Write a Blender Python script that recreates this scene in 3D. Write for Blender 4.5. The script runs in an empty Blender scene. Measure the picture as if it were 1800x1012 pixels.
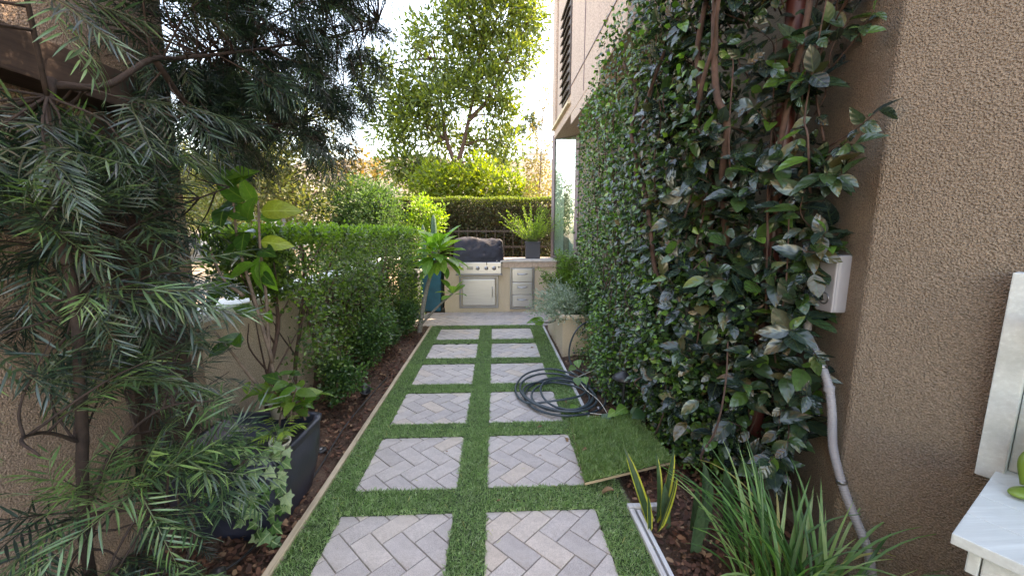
import bpy, bmesh, math, random
import numpy as np
from mathutils import Vector, Matrix

# ------------------------------------------------------------------ camera, sky, sun, exposure
S = bpy.context.scene
COL = S.collection
cam_d = bpy.data.cameras.new("camera"); cam = bpy.data.objects.new("camera", cam_d); COL.objects.link(cam)
PITCH, YAW = math.radians(8.633), math.radians(2.479)
cam.location = (0, 0, 1.57)
cam.rotation_euler = (math.pi/2 - PITCH, 0, -YAW)
cam_d.sensor_width = 36; cam_d.lens = 685/1800*36
cam_d.clip_start = 0.03; cam_d.clip_end = 900
S.camera = cam
SUN_EL, SUN_AZ = math.radians(47), math.radians(60)      # azimuth measured from +Y towards +X
world = bpy.data.worlds.new("World"); S.world = world; world.use_nodes = True
wn = world.node_tree
sky = wn.nodes.new("ShaderNodeTexSky"); sky.sky_type = 'NISHITA'; sky.sun_disc = False
sky.sun_elevation = SUN_EL; sky.sun_rotation = SUN_AZ
sky.air_density = 1.0; sky.dust_density = 0.8; sky.ozone_density = 1.0
bg = wn.nodes["Background"]; bg.inputs["Strength"].default_value = 0.15
wn.links.new(sky.outputs[0], bg.inputs[0])
sun_d = bpy.data.lights.new("sun", 'SUN'); sun_d.energy = 2.0; sun_d.angle = math.radians(0.6); sun_d.color = (1, .93, .82)
sun = bpy.data.objects.new("sun", sun_d); COL.objects.link(sun)
sd = Vector((math.sin(SUN_AZ)*math.cos(SUN_EL), math.cos(SUN_AZ)*math.cos(SUN_EL), math.sin(SUN_EL)))
sun.rotation_euler = sd.to_track_quat('Z', 'Y').to_euler(); sun.location = (8, 8, 12)
S.view_settings.view_transform = 'Standard'; S.view_settings.look = 'None'
S.view_settings.gamma = 1; S.view_settings.use_curve_mapping = False
S.view_settings.exposure = 3.25
S.view_settings.use_white_balance = True; S.view_settings.white_balance_temperature = 9600; S.view_settings.white_balance_tint = 16
S.render.engine = 'CYCLES'
S.cycles.use_denoising = True
S.cycles.max_bounces = 8; S.cycles.transparent_max_bounces = 8

rng = np.random.default_rng(7)
random.seed(7)
PI = math.pi

# ------------------------------------------------------------------ materials
def new_mat(name):
    m = bpy.data.materials.new(name); m.use_nodes = True
    nt = m.node_tree; b = nt.nodes["Principled BSDF"]
    return m, nt, b
def node(nt, typ, **kw):
    n = nt.nodes.new(typ)
    for k, v in kw.items():
        setattr(n, k, v)
    return n
def setin(n, **kw):
    for k, v in kw.items():
        n.inputs[k.replace('_', ' ')].default_value = v
def ramp(nt, fac, stops):
    r = node(nt, "ShaderNodeValToRGB")
    e = r.color_ramp.elements
    while len(e) < len(stops): e.new(.5)
    for i, (p, c) in enumerate(stops):
        e[i].position = p; e[i].color = (*c, 1)
    nt.links.new(fac, r.inputs[0]); return r.outputs[0]
def coords(nt, scale=(1, 1, 1), kind="Object"):
    t = node(nt, "ShaderNodeTexCoord"); mp = node(nt, "ShaderNodeMapping")
    mp.inputs["Scale"].default_value = scale
    nt.links.new(t.outputs[kind], mp.inputs[0]); return mp.outputs[0]
def noise(nt, vec, scale, detail=3, rough=.55, out=0):
    n = node(nt, "ShaderNodeTexNoise"); setin(n, Scale=scale, Detail=detail, Roughness=rough)
    nt.links.new(vec, n.inputs["Vector"]); return n.outputs[out]
def math_n(nt, op, a, b=None):
    n = node(nt, "ShaderNodeMath", operation=op)
    for i, v in enumerate((a, b)):
        if v is None: continue
        if isinstance(v, (int, float)): n.inputs[i].default_value = v
        else: nt.links.new(v, n.inputs[i])
    return n.outputs[0]
def mix_col(nt, fac, a, b, blend='MIX'):
    n = node(nt, "ShaderNodeMix", data_type='RGBA', blend_type=blend)
    for idx, v in ((0, fac), (6, a), (7, b)):
        if isinstance(v, (int, float)): n.inputs[idx].default_value = v
        elif isinstance(v, tuple): n.inputs[idx].default_value = (*v, 1)
        else: nt.links.new(v, n.inputs[idx])
    return n.outputs[2]
def bump(nt, b, h, strength=.5, dist=.005, prev=None):
    n = node(nt, "ShaderNodeBump"); setin(n, Strength=strength, Distance=dist)
    nt.links.new(h, n.inputs["Height"])
    if prev is not None: nt.links.new(prev, n.inputs["Normal"])
    nt.links.new(n.outputs[0], b.inputs["Normal"]); return n.outputs[0]

def stucco(name, c1, c2, grain=90, depth=.006, stain=.35):
    m, nt, b = new_mat(name); v = coords(nt)
    big = noise(nt, v, 1.3, 5, .6)
    col = ramp(nt, big, [(.3, c1), (.7, c2)])
    strk = noise(nt, coords(nt, (3, 3, .35)), 2.0, 5, .6)
    col = mix_col(nt, math_n(nt, 'MULTIPLY', ramp(nt, strk, [(.45, (0, 0, 0)), (.75, (1, 1, 1))]), stain), col, tuple(x*.55 for x in c1))
    fine = noise(nt, v, grain, 2, .5)
    col = mix_col(nt, .45, col, ramp(nt, fine, [(.38, tuple(x*.5 for x in c1)), (.62, tuple(min(1, x*1.35) for x in c2))]))
    nt.links.new(col, b.inputs["Base Color"]); b.inputs["Roughness"].default_value = .93
    vo = node(nt, "ShaderNodeTexVoronoi", feature='SMOOTH_F1'); setin(vo, Scale=grain*.8, Smoothness=.5)
    nt.links.new(v, vo.inputs["Vector"])
    h = math_n(nt, 'ADD', fine, math_n(nt, 'MULTIPLY', vo.outputs[0], -.6))
    bump(nt, b, h, 1.0, depth)
    return m
def simple(name, c, rough=.6, metal=0, var=.12, vs=6, bs=0, bd=.002, bscale=80, spec=None, stretch=(1, 1, 1)):
    m, nt, b = new_mat(name); v = coords(nt, stretch)
    n = noise(nt, v, vs, 4, .6)
    col = ramp(nt, n, [(.3, tuple(x*(1-var) for x in c)), (.7, tuple(min(1, x*(1+var)) for x in c))])
    nt.links.new(col, b.inputs["Base Color"])
    r = node(nt, "ShaderNodeMapRange"); nt.links.new(n, r.inputs[0]); r.inputs[3].default_value = max(.02, rough-.08); r.inputs[4].default_value = min(1, rough+.08)
    nt.links.new(r.outputs[0], b.inputs["Roughness"])
    b.inputs["Metallic"].default_value = metal
    if spec is not None: b.inputs["Specular IOR Level"].default_value = spec
    if bs: bump(nt, b, noise(nt, v, bscale, 3), bs, bd)
    return m
def wood(name, c1, c2, axis='y', rough=.8):
    m, nt, b = new_mat(name)
    sc = {'x': (1.5, 30, 30), 'y': (30, 1.5, 30), 'z': (30, 30, 1.5)}[axis]
    v = coords(nt, sc); n = noise(nt, v, 2.2, 6, .65)
    col = ramp(nt, n, [(.25, c1), (.55, c2), (.8, tuple(min(1, x*1.25) for x in c2))])
    col = mix_col(nt, ramp(nt, noise(nt, coords(nt), 5, 4), [(.5, (0, 0, 0)), (.8, (.5, .5, .5))]), col, tuple(x*.5 for x in c1))
    nt.links.new(col, b.inputs["Base Color"]); b.inputs["Roughness"].default_value = rough
    bump(nt, b, n, .5, .003)
    return m
def leaf_mat(name, cols, rough=.45, trans=.3, tcol=None, rib=None, veins=0, edge=None, spots=0, spec=.5):
    """cols: colours from darkest to lightest, chosen leaf by leaf; attribute lf = (u along, v across, random)"""
    m, nt, b = new_mat(name)
    at = node(nt, "ShaderNodeAttribute", attribute_name="lf"); sp = node(nt, "ShaderNodeSeparateXYZ")
    nt.links.new(at.outputs["Vector"], sp.inputs[0])
    oi = node(nt, "ShaderNodeObjectInfo")
    r = math_n(nt, 'FRACT', math_n(nt, 'ADD', sp.outputs[2], math_n(nt, 'MULTIPLY', oi.outputs["Random"], 7.3)))
    n = len(cols)
    col = ramp(nt, r, [(i/max(1, n-1), c) for i, c in enumerate(cols)])
    geo = coords(nt)
    col = mix_col(nt, .35, col, mix_col(nt, 1.0, col, ramp(nt, noise(nt, geo, 14, 3), [(.3, (.5, .5, .5)), (.7, (1.5, 1.5, 1.4))]), 'MULTIPLY'))
    av = math_n(nt, 'ABSOLUTE', sp.outputs[1])
    if rib:
        f = ramp(nt, av, [(0, (1, 1, 1)), (.1, (0, 0, 0))]); col = mix_col(nt, f, col, rib)
    if edge:
        f = ramp(nt, av, [(.62, (0, 0, 0)), (.72, (1, 1, 1))]); col = mix_col(nt, f, col, edge)
    h = None
    if veins:
        w = math_n(nt, 'SINE', math_n(nt, 'SUBTRACT', math_n(nt, 'MULTIPLY', sp.outputs[0], veins), math_n(nt, 'MULTIPLY', av, veins*.28)))
        h = w
        f = ramp(nt, w, [(.8, (0, 0, 0)), (1, (.22, .22, .22))])
        col = mix_col(nt, f, col, rib or tuple(min(1, c*1.8) for c in cols[-1]))
    if spots:
        f = ramp(nt, noise(nt, geo, 60, 2), [(.66, (0, 0, 0)), (.72, (spots,)*3)]); col = mix_col(nt, f, col, (.25, .17, .05))
    nt.links.new(col, b.inputs["Base Color"]); b.inputs["Roughness"].default_value = rough
    b.inputs["Specular IOR Level"].default_value = spec
    if h is not None: bump(nt, b, h, .25, .002)
    tr = node(nt, "ShaderNodeBsdfTranslucent"); mx = node(nt, "ShaderNodeMixShader"); mx.inputs[0].default_value = trans
    tc = mix_col(nt, 1.0, col, tcol or (1.6, 1.9, .6), 'MULTIPLY')
    nt.links.new(tc, tr.inputs[0])
    nt.links.new(b.outputs[0], mx.inputs[1]); nt.links.new(tr.outputs[0], mx.inputs[2])
    nt.links.new(mx.outputs[0], nt.nodes["Material Output"].inputs[0])
    return m

M = {}
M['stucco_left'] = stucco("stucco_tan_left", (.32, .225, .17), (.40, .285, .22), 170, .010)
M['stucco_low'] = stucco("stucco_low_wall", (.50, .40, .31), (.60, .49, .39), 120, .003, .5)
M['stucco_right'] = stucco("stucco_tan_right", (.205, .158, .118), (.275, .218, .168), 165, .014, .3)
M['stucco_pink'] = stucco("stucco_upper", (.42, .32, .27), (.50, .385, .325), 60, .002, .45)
M['stucco_cream'] = stucco("stucco_cream", (.58, .45, .32), (.66, .53, .39), 150, .0015, .3)
M['white_paint'] = simple("white_paint", (.74, .76, .74), .5, var=.06, bs=.3, bd=.001, bscale=40)
M['bench_paint'] = wood("bench_paint", (.44, .49, .49), (.50, .555, .555), 'x', .55)
M['dark_wood'] = wood("dark_wood", (.028, .016, .013), (.06, .036, .028), 'z')
M['dark_wood_y'] = wood("dark_wood_beam", (.028, .016, .013), (.06, .036, .028), 'y')
M['board'] = wood("pale_board", (.34, .26, .17), (.55, .44, .31), 'y')
M['board_grey'] = wood("grey_board", (.36, .34, .33), (.58, .56, .55), 'y')
M['ply'] = wood("plywood_edge", (.30, .21, .13), (.45, .33, .21), 'x')
M['steel'] = simple("brushed_steel", (.46, .46, .49), .34, 1, .08, 3, .15, .0006, 60, stretch=(1, 1, 30))
M['steel_dark'] = simple("dark_steel", (.26, .26, .28), .35, 1)
M['black_cloth'] = simple("black_cover_cloth", (.018, .018, .028), .75, var=.25, vs=9, bs=.3, bd=.002, bscale=200)
M['black'] = simple("black_plastic", (.02, .02, .022), .45)
M['iron'] = simple("brown_iron", (.035, .022, .018), .6)
M['planter'] = simple("blue_black_glaze", (.022, .026, .045), .38, var=.35, vs=7, bs=.35, bd=.0015, bscale=55)
M['pot_white'] = simple("cream_pot", (.60, .56, .48), .55, var=.1)
M['pot_terra'] = simple("terracotta", (.42, .22, .13), .8)
M['pot_dark'] = simple("charcoal_pot", (.05, .05, .06), .6)
M['bin_blue'] = simple("teal_bin", (.012, .13, .20), .5, var=.15)
M['bin_grey'] = simple("grey_bin", (.10, .11, .13), .6)
M['hose'] = simple("hose_rubber", (.035, .052, .064), .38, var=.2, vs=20)
M['conduit'] = simple("conduit_plastic", (.25, .25, .275), .45, var=.08)
M['downpipe'] = simple("brown_downpipe", (.085, .022, .018), .4, var=.2)
M['box_plastic'] = simple("grey_box_plastic", (.30, .30, .325), .45, var=.04)
M['bark'] = simple("bark_red_brown", (.075, .042, .032), .85, var=.4, vs=25, bs=.7, bd=.004, bscale=60)
M['bark_dark'] = simple("bark_dark_brown", (.035, .022, .018), .9, var=.5, vs=30, bs=.8, bd=.004, bscale=70)
M['bark_grey'] = simple("bark_grey_brown", (.16, .115, .09), .85, var=.4, vs=25, bs=.7, bd=.004, bscale=60)
M['bark_plum'] = simple("bark_plumeria", (.19, .17, .14), .8, var=.35, vs=30, bs=.5, bd=.003, bscale=50)
M['green_stem'] = simple("green_stem", (.09, .13, .04), .6)
M['cactus'] = simple("cactus_skin", (.04, .10, .06), .6, var=.2)
M['shutter'] = simple("shutter_brown", (.085, .07, .065), .6)
M['trim'] = simple("cream_trim", (.60, .50, .36), .7)
M['frame'] = simple("window_frame_mauve", (.20, .15, .16), .5)
M['curtain'] = simple("curtain_cloth", (.62, .60, .55), .9, var=.05)
M['curtain2'] = simple("curtain_tan", (.36, .31, .23), .9, var=.05)
M['tile'] = simple("edge_tile", (.50, .36, .28), .6, var=.2, vs=20)
M['counter'] = simple("counter_top", (.56, .49, .44), .5, var=.12, vs=15)
M['frog'] = simple("green_glaze", (.12, .20, .03), .35, var=.15)
M['frog_y'] = simple("ochre_glaze", (.30, .20, .03), .4, var=.15)
M['metal_rail'] = simple("white_metal_rail", (.62, .62, .63), .5)

# glass
m, nt, b = new_mat("window_glass"); setin(b, Roughness=.02); b.inputs["Base Color"].default_value = (.8, .9, .88, 1)
tr = node(nt, "ShaderNodeBsdfTransparent"); gl = node(nt, "ShaderNodeBsdfGlossy"); gl.inputs["Roughness"].default_value = .02
mx = node(nt, "ShaderNodeMixShader"); mx.inputs[0].default_value = .2
tr.inputs[0].default_value = (.82, .92, .88, 1)
nt.links.new(tr.outputs[0], mx.inputs[1]); nt.links.new(gl.outputs[0], mx.inputs[2]); nt.links.new(mx.outputs[0], nt.nodes["Material Output"].inputs[0])
M['glass'] = m

# bricks of the path
m, nt, b = new_mat("concrete_brick"); v = coords(nt)
oi = node(nt, "ShaderNodeObjectInfo")
base = ramp(nt, oi.outputs["Random"], [(0, (.46, .41, .385)), (.35, (.52, .46, .43)), (.65, (.56, .495, .455)), (.85, (.59, .51, .455)), (1, (.58, .48, .40))])
sp = ramp(nt, noise(nt, v, 260, 2, .7), [(.3, (.62, .62, .62)), (.5, (1, 1, 1)), (.72, (1.18, 1.18, 1.18))])
base = mix_col(nt, 1.0, base, sp, 'MULTIPLY')
base = mix_col(nt, 1.0, base, ramp(nt, noise(nt, v, 9, 5, .65), [(.3, (.80, .79, .79)), (.7, (1.1, 1.1, 1.1))]), 'MULTIPLY')
base = mix_col(nt, ramp(nt, noise(nt, v, 3.1, 5, .75), [(.54, (0, 0, 0)), (.72, (.6, .6, .6))]), base, (.30, .24, .19))
nt.links.new(base, b.inputs["Base Color"]); b.inputs["Roughness"].default_value = .9
bump(nt, b, noise(nt, v, 220, 3, .7), .5, .0015)
M['brick'] = m
# joint sand, soil
M['sand'] = simple("joint_sand", (.26, .22, .18), .95, var=.3, vs=40, bs=.6, bd=.003, bscale=300)
m, nt, b = new_mat("bed_soil"); v = coords(nt)
c = ramp(nt, noise(nt, v, 7, 6, .7), [(.3, (.045, .022, .014)), (.5, (.11, .06, .038)), (.72, (.21, .13, .085))])
c = mix_col(nt, .5, c, ramp(nt, noise(nt, v, 90, 3, .7), [(.35, (.03, .016, .01)), (.65, (.2, .12, .08))]))
nt.links.new(c, b.inputs["Base Color"]); b.inputs["Roughness"].default_value = .95
bump(nt, b, noise(nt, v, 60, 5, .7), .9, .02)
M['soil'] = m
m, nt, b = new_mat("bark_chip")
at = node(nt, "ShaderNodeAttribute", attribute_name="lf"); spx = node(nt, "ShaderNodeSeparateXYZ"); nt.links.new(at.outputs["Vector"], spx.inputs[0])
nt.links.new(ramp(nt, spx.outputs[2], [(0, (.035, .015, .01)), (.5, (.10, .04, .025)), (.85, (.2, .09, .05)), (1, (.32, .2, .12))]), b.inputs["Base Color"]); b.inputs["Roughness"].default_value = .9
M['chip'] = m
# dry hill
m, nt, b = new_mat("dry_grass_hill"); v = coords(nt)
c = ramp(nt, noise(nt, v, .35, 8, .7), [(.3, (.17, .135, .105)), (.5, (.24, .20, .16)), (.7, (.29, .25, .205))])
c = mix_col(nt, ramp(nt, noise(nt, v, 1.6, 6, .75), [(.55, (0, 0, 0)), (.66, (.7, .7, .7))]), c, (.20, .16, .09))
nt.links.new(c, b.inputs["Base Color"]); b.inputs["Roughness"].default_value = 1
bump(nt, b, noise(nt, v, 2.5, 6, .8), 1, .3)
M['hill'] = m
M['ground'] = simple("packed_earth", (.24, .19, .14), .95, var=.25, vs=2, bs=.5, bd=.01)
# artificial turf
m, nt, b = new_mat("turf_backing"); nt.links.new(ramp(nt, noise(nt, coords(nt), 200, 3), [(.3, (.015, .03, .01)), (.7, (.05, .09, .03))]), b.inputs["Base Color"]); b.inputs["Roughness"].default_value = .9
M['turf_base'] = m
M['turf'] = leaf_mat("turf_blade", [(.10, .19, .07), (.17, .31, .105), (.23, .38, .14), (.32, .45, .21), (.46, .52, .33)], .5, .25, (1.2, 1.4, .6))
M['turf_dark'] = leaf_mat("turf_blade_dark", [(.09, .17, .05), (.14, .25, .07), (.19, .31, .10), (.32, .40, .20)], .5, .2, (1.2, 1.4, .6))
# leaves
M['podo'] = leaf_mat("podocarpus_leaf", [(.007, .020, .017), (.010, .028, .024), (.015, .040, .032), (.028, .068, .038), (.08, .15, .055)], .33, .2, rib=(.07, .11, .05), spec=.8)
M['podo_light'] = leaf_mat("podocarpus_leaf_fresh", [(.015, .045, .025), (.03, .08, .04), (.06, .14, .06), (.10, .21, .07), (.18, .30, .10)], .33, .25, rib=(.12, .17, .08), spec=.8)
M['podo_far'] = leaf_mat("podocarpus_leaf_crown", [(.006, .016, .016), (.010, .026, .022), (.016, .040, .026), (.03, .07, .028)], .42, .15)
M['vine'] = leaf_mat("climber_leaf", [(.010, .020, .021), (.013, .028, .027), (.018, .040, .030), (.026, .062, .022), (.075, .17, .026), (.020, .045, .030), (.012, .026, .026), (.014, .032, .028), (.018, .04, .03), (.03, .07, .03), (.035, .08, .025), (.014, .03, .026), (.020, .045, .028), (.10, .075, .03)], .27, .14, rib=(.05, .08, .035), veins=22, spots=.35, spec=.9)
M['vine_small'] = leaf_mat("climber_leaf_small", [(.014, .032, .018), (.022, .06, .022), (.042, .12, .028), (.085, .20, .035), (.16, .30, .055)], .3, .25, spec=.8)
M['hedge'] = leaf_mat("hedge_leaf", [(.022, .045, .015), (.04, .085, .018), (.07, .14, .026), (.13, .21, .035)], .33, .32)
M['hedge_pale'] = leaf_mat("hedge_pale_leaf", [(.06, .13, .025), (.11, .20, .035), (.17, .27, .05)], .42, .45)
M['shrub'] = leaf_mat("shrub_leaf", [(.02, .055, .025), (.035, .09, .03), (.055, .13, .035), (.09, .18, .045)], .35, .28)
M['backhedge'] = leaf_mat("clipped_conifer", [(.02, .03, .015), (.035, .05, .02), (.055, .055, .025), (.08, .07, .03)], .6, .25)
M['backhedge_top'] = leaf_mat("clipped_conifer_sunlit", [(.10, .14, .03), (.16, .20, .05), (.2, .22, .06)], .6, .4)  # sunlight on the flat hedge top is put into these paler colours
M['round'] = leaf_mat("rounded_shrub_leaf", [(.03, .06, .025), (.05, .10, .04), (.08, .15, .055), (.12, .2, .08)], .5, .35)
M['loose'] = leaf_mat("loose_shrub_leaf", [(.05, .06, .025), (.07, .09, .03), (.11, .13, .04), (.14, .13, .06), (.17, .19, .07)], .5, .4, (1.4, 1.5, .6))
M['tree'] = leaf_mat("tree_leaf", [(.03, .05, .022), (.05, .08, .026), (.08, .12, .032), (.12, .17, .04), (.18, .21, .045)], .42, .4, (2.3, 2.2, .55))
M['low'] = leaf_mat("sunny_shrub_leaf", [(.06, .10, .02), (.10, .15, .025), (.15, .21, .03), (.22, .26, .04)], .45, .45, (2.0, 2.0, .5))
M['yellow'] = leaf_mat("autumn_leaf", [(.14, .12, .05), (.22, .18, .07), (.26, .22, .08), (.16, .17, .06)], .6, .4, (1.4, 1.3, .6))
M['orange'] = leaf_mat("orange_leaf", [(.17, .14, .07), (.22, .19, .06), (.20, .13, .07), (.15, .16, .06)], .6, .5, (1.6, 1.3, .5))
M['lime'] = leaf_mat("lime_leaf", [(.12, .2, .03), (.18, .28, .04), (.26, .36, .06)], .5, .4)
M['lavender'] = leaf_mat("grey_green_needle", [(.20, .27, .20), (.31, .39, .32), (.40, .46, .40), (.14, .24, .10)], .6, .25, (1.2, 1.3, .9))
M['plum'] = leaf_mat("plumeria_leaf", [(.08, .19, .03), (.11, .25, .045), (.15, .30, .06), (.22, .33, .06)], .38, .4, rib=(.32, .42, .16), veins=34)
M['bigleaf'] = leaf_mat("broad_glossy_leaf", [(.02, .06, .018), (.035, .10, .022), (.06, .16, .03), (.10, .22, .035)], .28, .4, rib=(.16, .25, .06), veins=24)
M['bigleaf_old'] = leaf_mat("broad_yellowing_leaf", [(.16, .22, .03), (.22, .25, .03), (.10, .18, .03)], .4, .45, rib=(.3, .35, .1), veins=24, spots=.8)
M['ivy'] = leaf_mat("ivy_leaf", [(.035, .10, .03), (.06, .15, .045), (.13, .22, .10), (.28, .36, .22)], .42, .3, rib=(.3, .38, .2), veins=18)
M['strap'] = leaf_mat("strap_leaf", [(.03, .09, .03), (.05, .14, .045), (.08, .20, .06), (.14, .28, .10), (.28, .38, .18)], .38, .35, rib=(.12, .22, .07))
M['strap_dry'] = leaf_mat("strap_leaf_dry", [(.35, .30, .10), (.42, .38, .16), (.3, .3, .1)], .6, .3)
M['snake'] = leaf_mat("snake_plant_leaf", [(.03, .065, .03), (.045, .09, .04)], .4, .1, edge=(.42, .42, .06), veins=30, rib=None)
M['snake_plain'] = leaf_mat("snake_plant_leaf_plain", [(.04, .085, .045), (.06, .11, .06)], .4, .1, veins=34)
M['dry'] = leaf_mat("dry_leaf", [(.20, .10, .05), (.30, .17, .09), (.16, .07, .035), (.4, .26, .15)], .7, .2, (1.2, .9, .6), rib=(.35, .24, .14))
M['palm'] = leaf_mat("palm_frond", [(.05, .07, .03), (.08, .10, .05)], .6, .2)

# ------------------------------------------------------------------ object helpers
def props(o, label=None, cat=None, group=None, kind=None):
    if label: o['label'] = label
    if cat: o['category'] = cat
    if group: o['group'] = group
    if kind: o['kind'] = kind
    return o
def thing(name, loc, label, cat, group=None, rz=0):
    o = bpy.data.objects.new(name, None); COL.objects.link(o); o.location = loc; o.rotation_euler = (0, 0, rz)
    o.empty_display_size = .1
    return props(o, label, cat, group)
def link(name, me, parent=None, mat=None, world_space=True):
    o = bpy.data.objects.new(name, me); COL.objects.link(o)
    if mat is not None and not me.materials: me.materials.append(mat)
    if parent is not None:
        o.parent = parent
        if world_space: o.matrix_parent_inverse = parent_matrix(parent).inverted()
    return o
def parent_matrix(o):
    m = Matrix.LocRotScale(o.location, o.rotation_euler, o.scale)
    if o.parent is not None: m = parent_matrix(o.parent) @ o.matrix_parent_inverse @ m
    return m
def smooth(me, on=True):
    me.polygons.foreach_set("use_smooth", [on]*len(me.polygons)); return me
def bm_mesh(bm, name, smooth_=False):
    me = bpy.data.meshes.new(name); bm.to_mesh(me); bm.free()
    if smooth_: smooth(me)
    return me
def box_bm(bm, x0, x1, y0, y1, z0, z1, bev=0, mat=None):
    r = bmesh.ops.create_cube(bm, size=1)
    vs = r['verts']
    bmesh.ops.scale(bm, vec=(x1-x0, y1-y0, z1-z0), verts=vs)
    bmesh.ops.translate(bm, vec=((x0+x1)/2, (y0+y1)/2, (z0+z1)/2), verts=vs)
    if bev:
        es = list({e for v_ in vs for e in v_.link_edges})
        r2 = bmesh.ops.bevel(bm, geom=es, offset=bev, segments=2, affect='EDGES', profile=.6)
        vs = list({v_ for f in r2['faces'] for v_ in f.verts} | {v_ for v_ in vs if v_.is_valid})
    if mat is not None: bmesh.ops.transform(bm, matrix=mat, verts=[v_ for v_ in vs if v_.is_valid])
def box(name, x0, x1, y0, y1, z0, z1, mat, parent=None, bev=.003, xf=None):
    bm = bmesh.new(); box_bm(bm, x0, x1, y0, y1, z0, z1, bev, xf)
    return link(name, bm_mesh(bm, name), parent, mat)
def prism(name, poly, z0, z1, mat, parent=None, bev=0):
    bm = bmesh.new()
    bot = [bm.verts.new((x, y, z0)) for x, y in poly]; top = [bm.verts.new((x, y, z1)) for x, y in poly]
    n = len(poly); bm.faces.new(bot[::-1]); bm.faces.new(top)
    for i in range(n): bm.faces.new((bot[i], bot[(i+1) % n], top[(i+1) % n], top[i]))
    bmesh.ops.recalc_face_normals(bm, faces=bm.faces)
    if bev: bmesh.ops.bevel(bm, geom=list(bm.edges), offset=bev, segments=1, affect='EDGES')
    return link(name, bm_mesh(bm, name), parent, mat)
def catmull(pts, n=6):
    P = [np.array(p, float) for p in pts]
    if len(P) < 3: return [P[0]*(1-t)+P[1]*t for t in np.linspace(0, 1, n+1)]
    P = [2*P[0]-P[1]] + P + [2*P[-1]-P[-2]]
    out = []
    for i in range(1, len(P)-2):
        for k in range(n):
            t = k/n
            out.append(.5*((2*P[i]) + (-P[i-1]+P[i+1])*t + (2*P[i-1]-5*P[i]+4*P[i+1]-P[i+2])*t*t + (-P[i-1]+3*P[i]-3*P[i+1]+P[i+2])*t**3))
    out.append(P[-2]); return out
def tube_geo(pts, r0, r1=None, seg=7, jitter=0):
    """returns verts, faces of a tapering tube"""
    r1 = r0 if r1 is None else r1
    P = np.array(pts, float); n = len(P)
    T = np.gradient(P, axis=0); T /= np.linalg.norm(T, axis=1)[:, None] + 1e-9
    up = np.array([0, 0, 1.]) if abs(T[0][2]) < .9 else np.array([1., 0, 0])
    V = []; F = []
    for i in range(n):
        a = np.cross(T[i], up); a /= np.linalg.norm(a)+1e-9; bvec = np.cross(a, T[i]); up = bvec
        r = r0 + (r1-r0)*i/(n-1)
        for k in range(seg):
            th = 2*PI*k/seg; rr = r*(1+jitter*(random.random()-.5))
            V.append(P[i] + rr*(math.cos(th)*a + math.sin(th)*bvec))
    for i in range(n-1):
        for k in range(seg):
            F.append((i*seg+k, i*seg+(k+1) % seg, (i+1)*seg+(k+1) % seg, (i+1)*seg+k))
    F.append(tuple(range(seg))[::-1]); F.append(tuple((n-1)*seg+k for k in range(seg)))
    return V, F
def geo_mesh(name, parts, sm=True):
    V = []; F = []
    for v_, f_ in parts:
        o = len(V); V += [tuple(map(float, p)) for p in v_]; F += [tuple(i+o for i in f) for f in f_]
    me = bpy.data.meshes.new(name); me.from_pydata(V, [], F)
    if sm: smooth(me)
    return me
def tube(name, pts, r0, r1, mat, parent=None, seg=8, n=6, jitter=0):
    return link(name, geo_mesh(name, [tube_geo(catmull(pts, n), r0, r1, seg, jitter)]), parent, mat)
def lathe_geo(prof, seg=24, c=(0, 0, 0)):
    V = []; F = []
    for r, z in prof:
        for k in range(seg):
            a = 2*PI*k/seg; V.append((c[0]+r*math.cos(a), c[1]+r*math.sin(a), c[2]+z))
    for i in range(len(prof)-1):
        for k in range(seg):
            F.append((i*seg+k, i*seg+(k+1) % seg, (i+1)*seg+(k+1) % seg, (i+1)*seg+k))
    F.append(tuple(range(seg))[::-1]); F.append(tuple((len(prof)-1)*seg+k for k in range(seg)))
    return V, F
def lathe(name, prof, c, mat, parent=None, seg=24):
    return link(name, geo_mesh(name, [lathe_geo(prof, seg, c)]), parent, mat)

# leaf templates: verts (x along, y across, z up), faces, (u, v)
def leaf_tmpl(n=4, w=.25, fold=.15, curl=.15, shape='oval', twist=0):
    V = []; UV = []; F = []
    for i in range(n+1):
        u = i/n
        if shape == 'oval': p = math.sin(PI*min(1, u**.85))**.8 if 0 < u < 1 else 0
        elif shape == 'lance': p = (math.sin(PI*u**.7))**.9 if 0 < u < 1 else 0
        elif shape == 'ovate': p = math.sin(PI*u**.6) if 0 < u < 1 else 0
        elif shape == 'obov': p = math.sin(PI*u**1.6)**.85 if 0 < u < 1 else 0
        elif shape == 'strap': p = (min(1, .35+u*5)*(1-u**5)) if u < 1 else 0
        z = -curl*u*u
        V += [(u, -w*p, z+fold*w*p*2), (u, 0, z), (u, w*p, z+fold*w*p*2)]
        UV += [(u, -1 if p > 0 else 0), (u, 0), (u, 1 if p > 0 else 0)]
    for i in range(n):
        a = i*3; b_ = a+3
        for s in (0, 1):
            q = (a+s, a+s+1, b_+s+1, b_+s)
            F.append(q)
    V = np.array(V, float); UV = np.array(UV, float)
    # merge degenerate ends
    if shape != 'strap':
        keep = list(range(len(V))); mp = {0: 1, 2: 1, n*3: n*3+1, n*3+2: n*3+1}
    else:
        mp = {n*3: n*3+1, n*3+2: n*3+1}
    F2 = []
    for f in F:
        g = []
        for i in f:
            j = mp.get(i, i)
            if j not in g: g.append(j)
        if len(g) >= 3: F2.append(tuple(g))
    used = sorted({i for f in F2 for i in f}); re = {j: k for k, j in enumerate(used)}
    return V[used], [tuple(re[i] for i in f) for f in F2], UV[used]
def diamond(w=.3, fold=.1):
    return (np.array([(0, 0, 0), (.5, -w, fold), (1, 0, -.05), (.5, w, fold)], float), [(0, 1, 2), (0, 2, 3)], np.array([(0, 0), (.5, -1), (1, 0), (.5, 1)], float))
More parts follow.
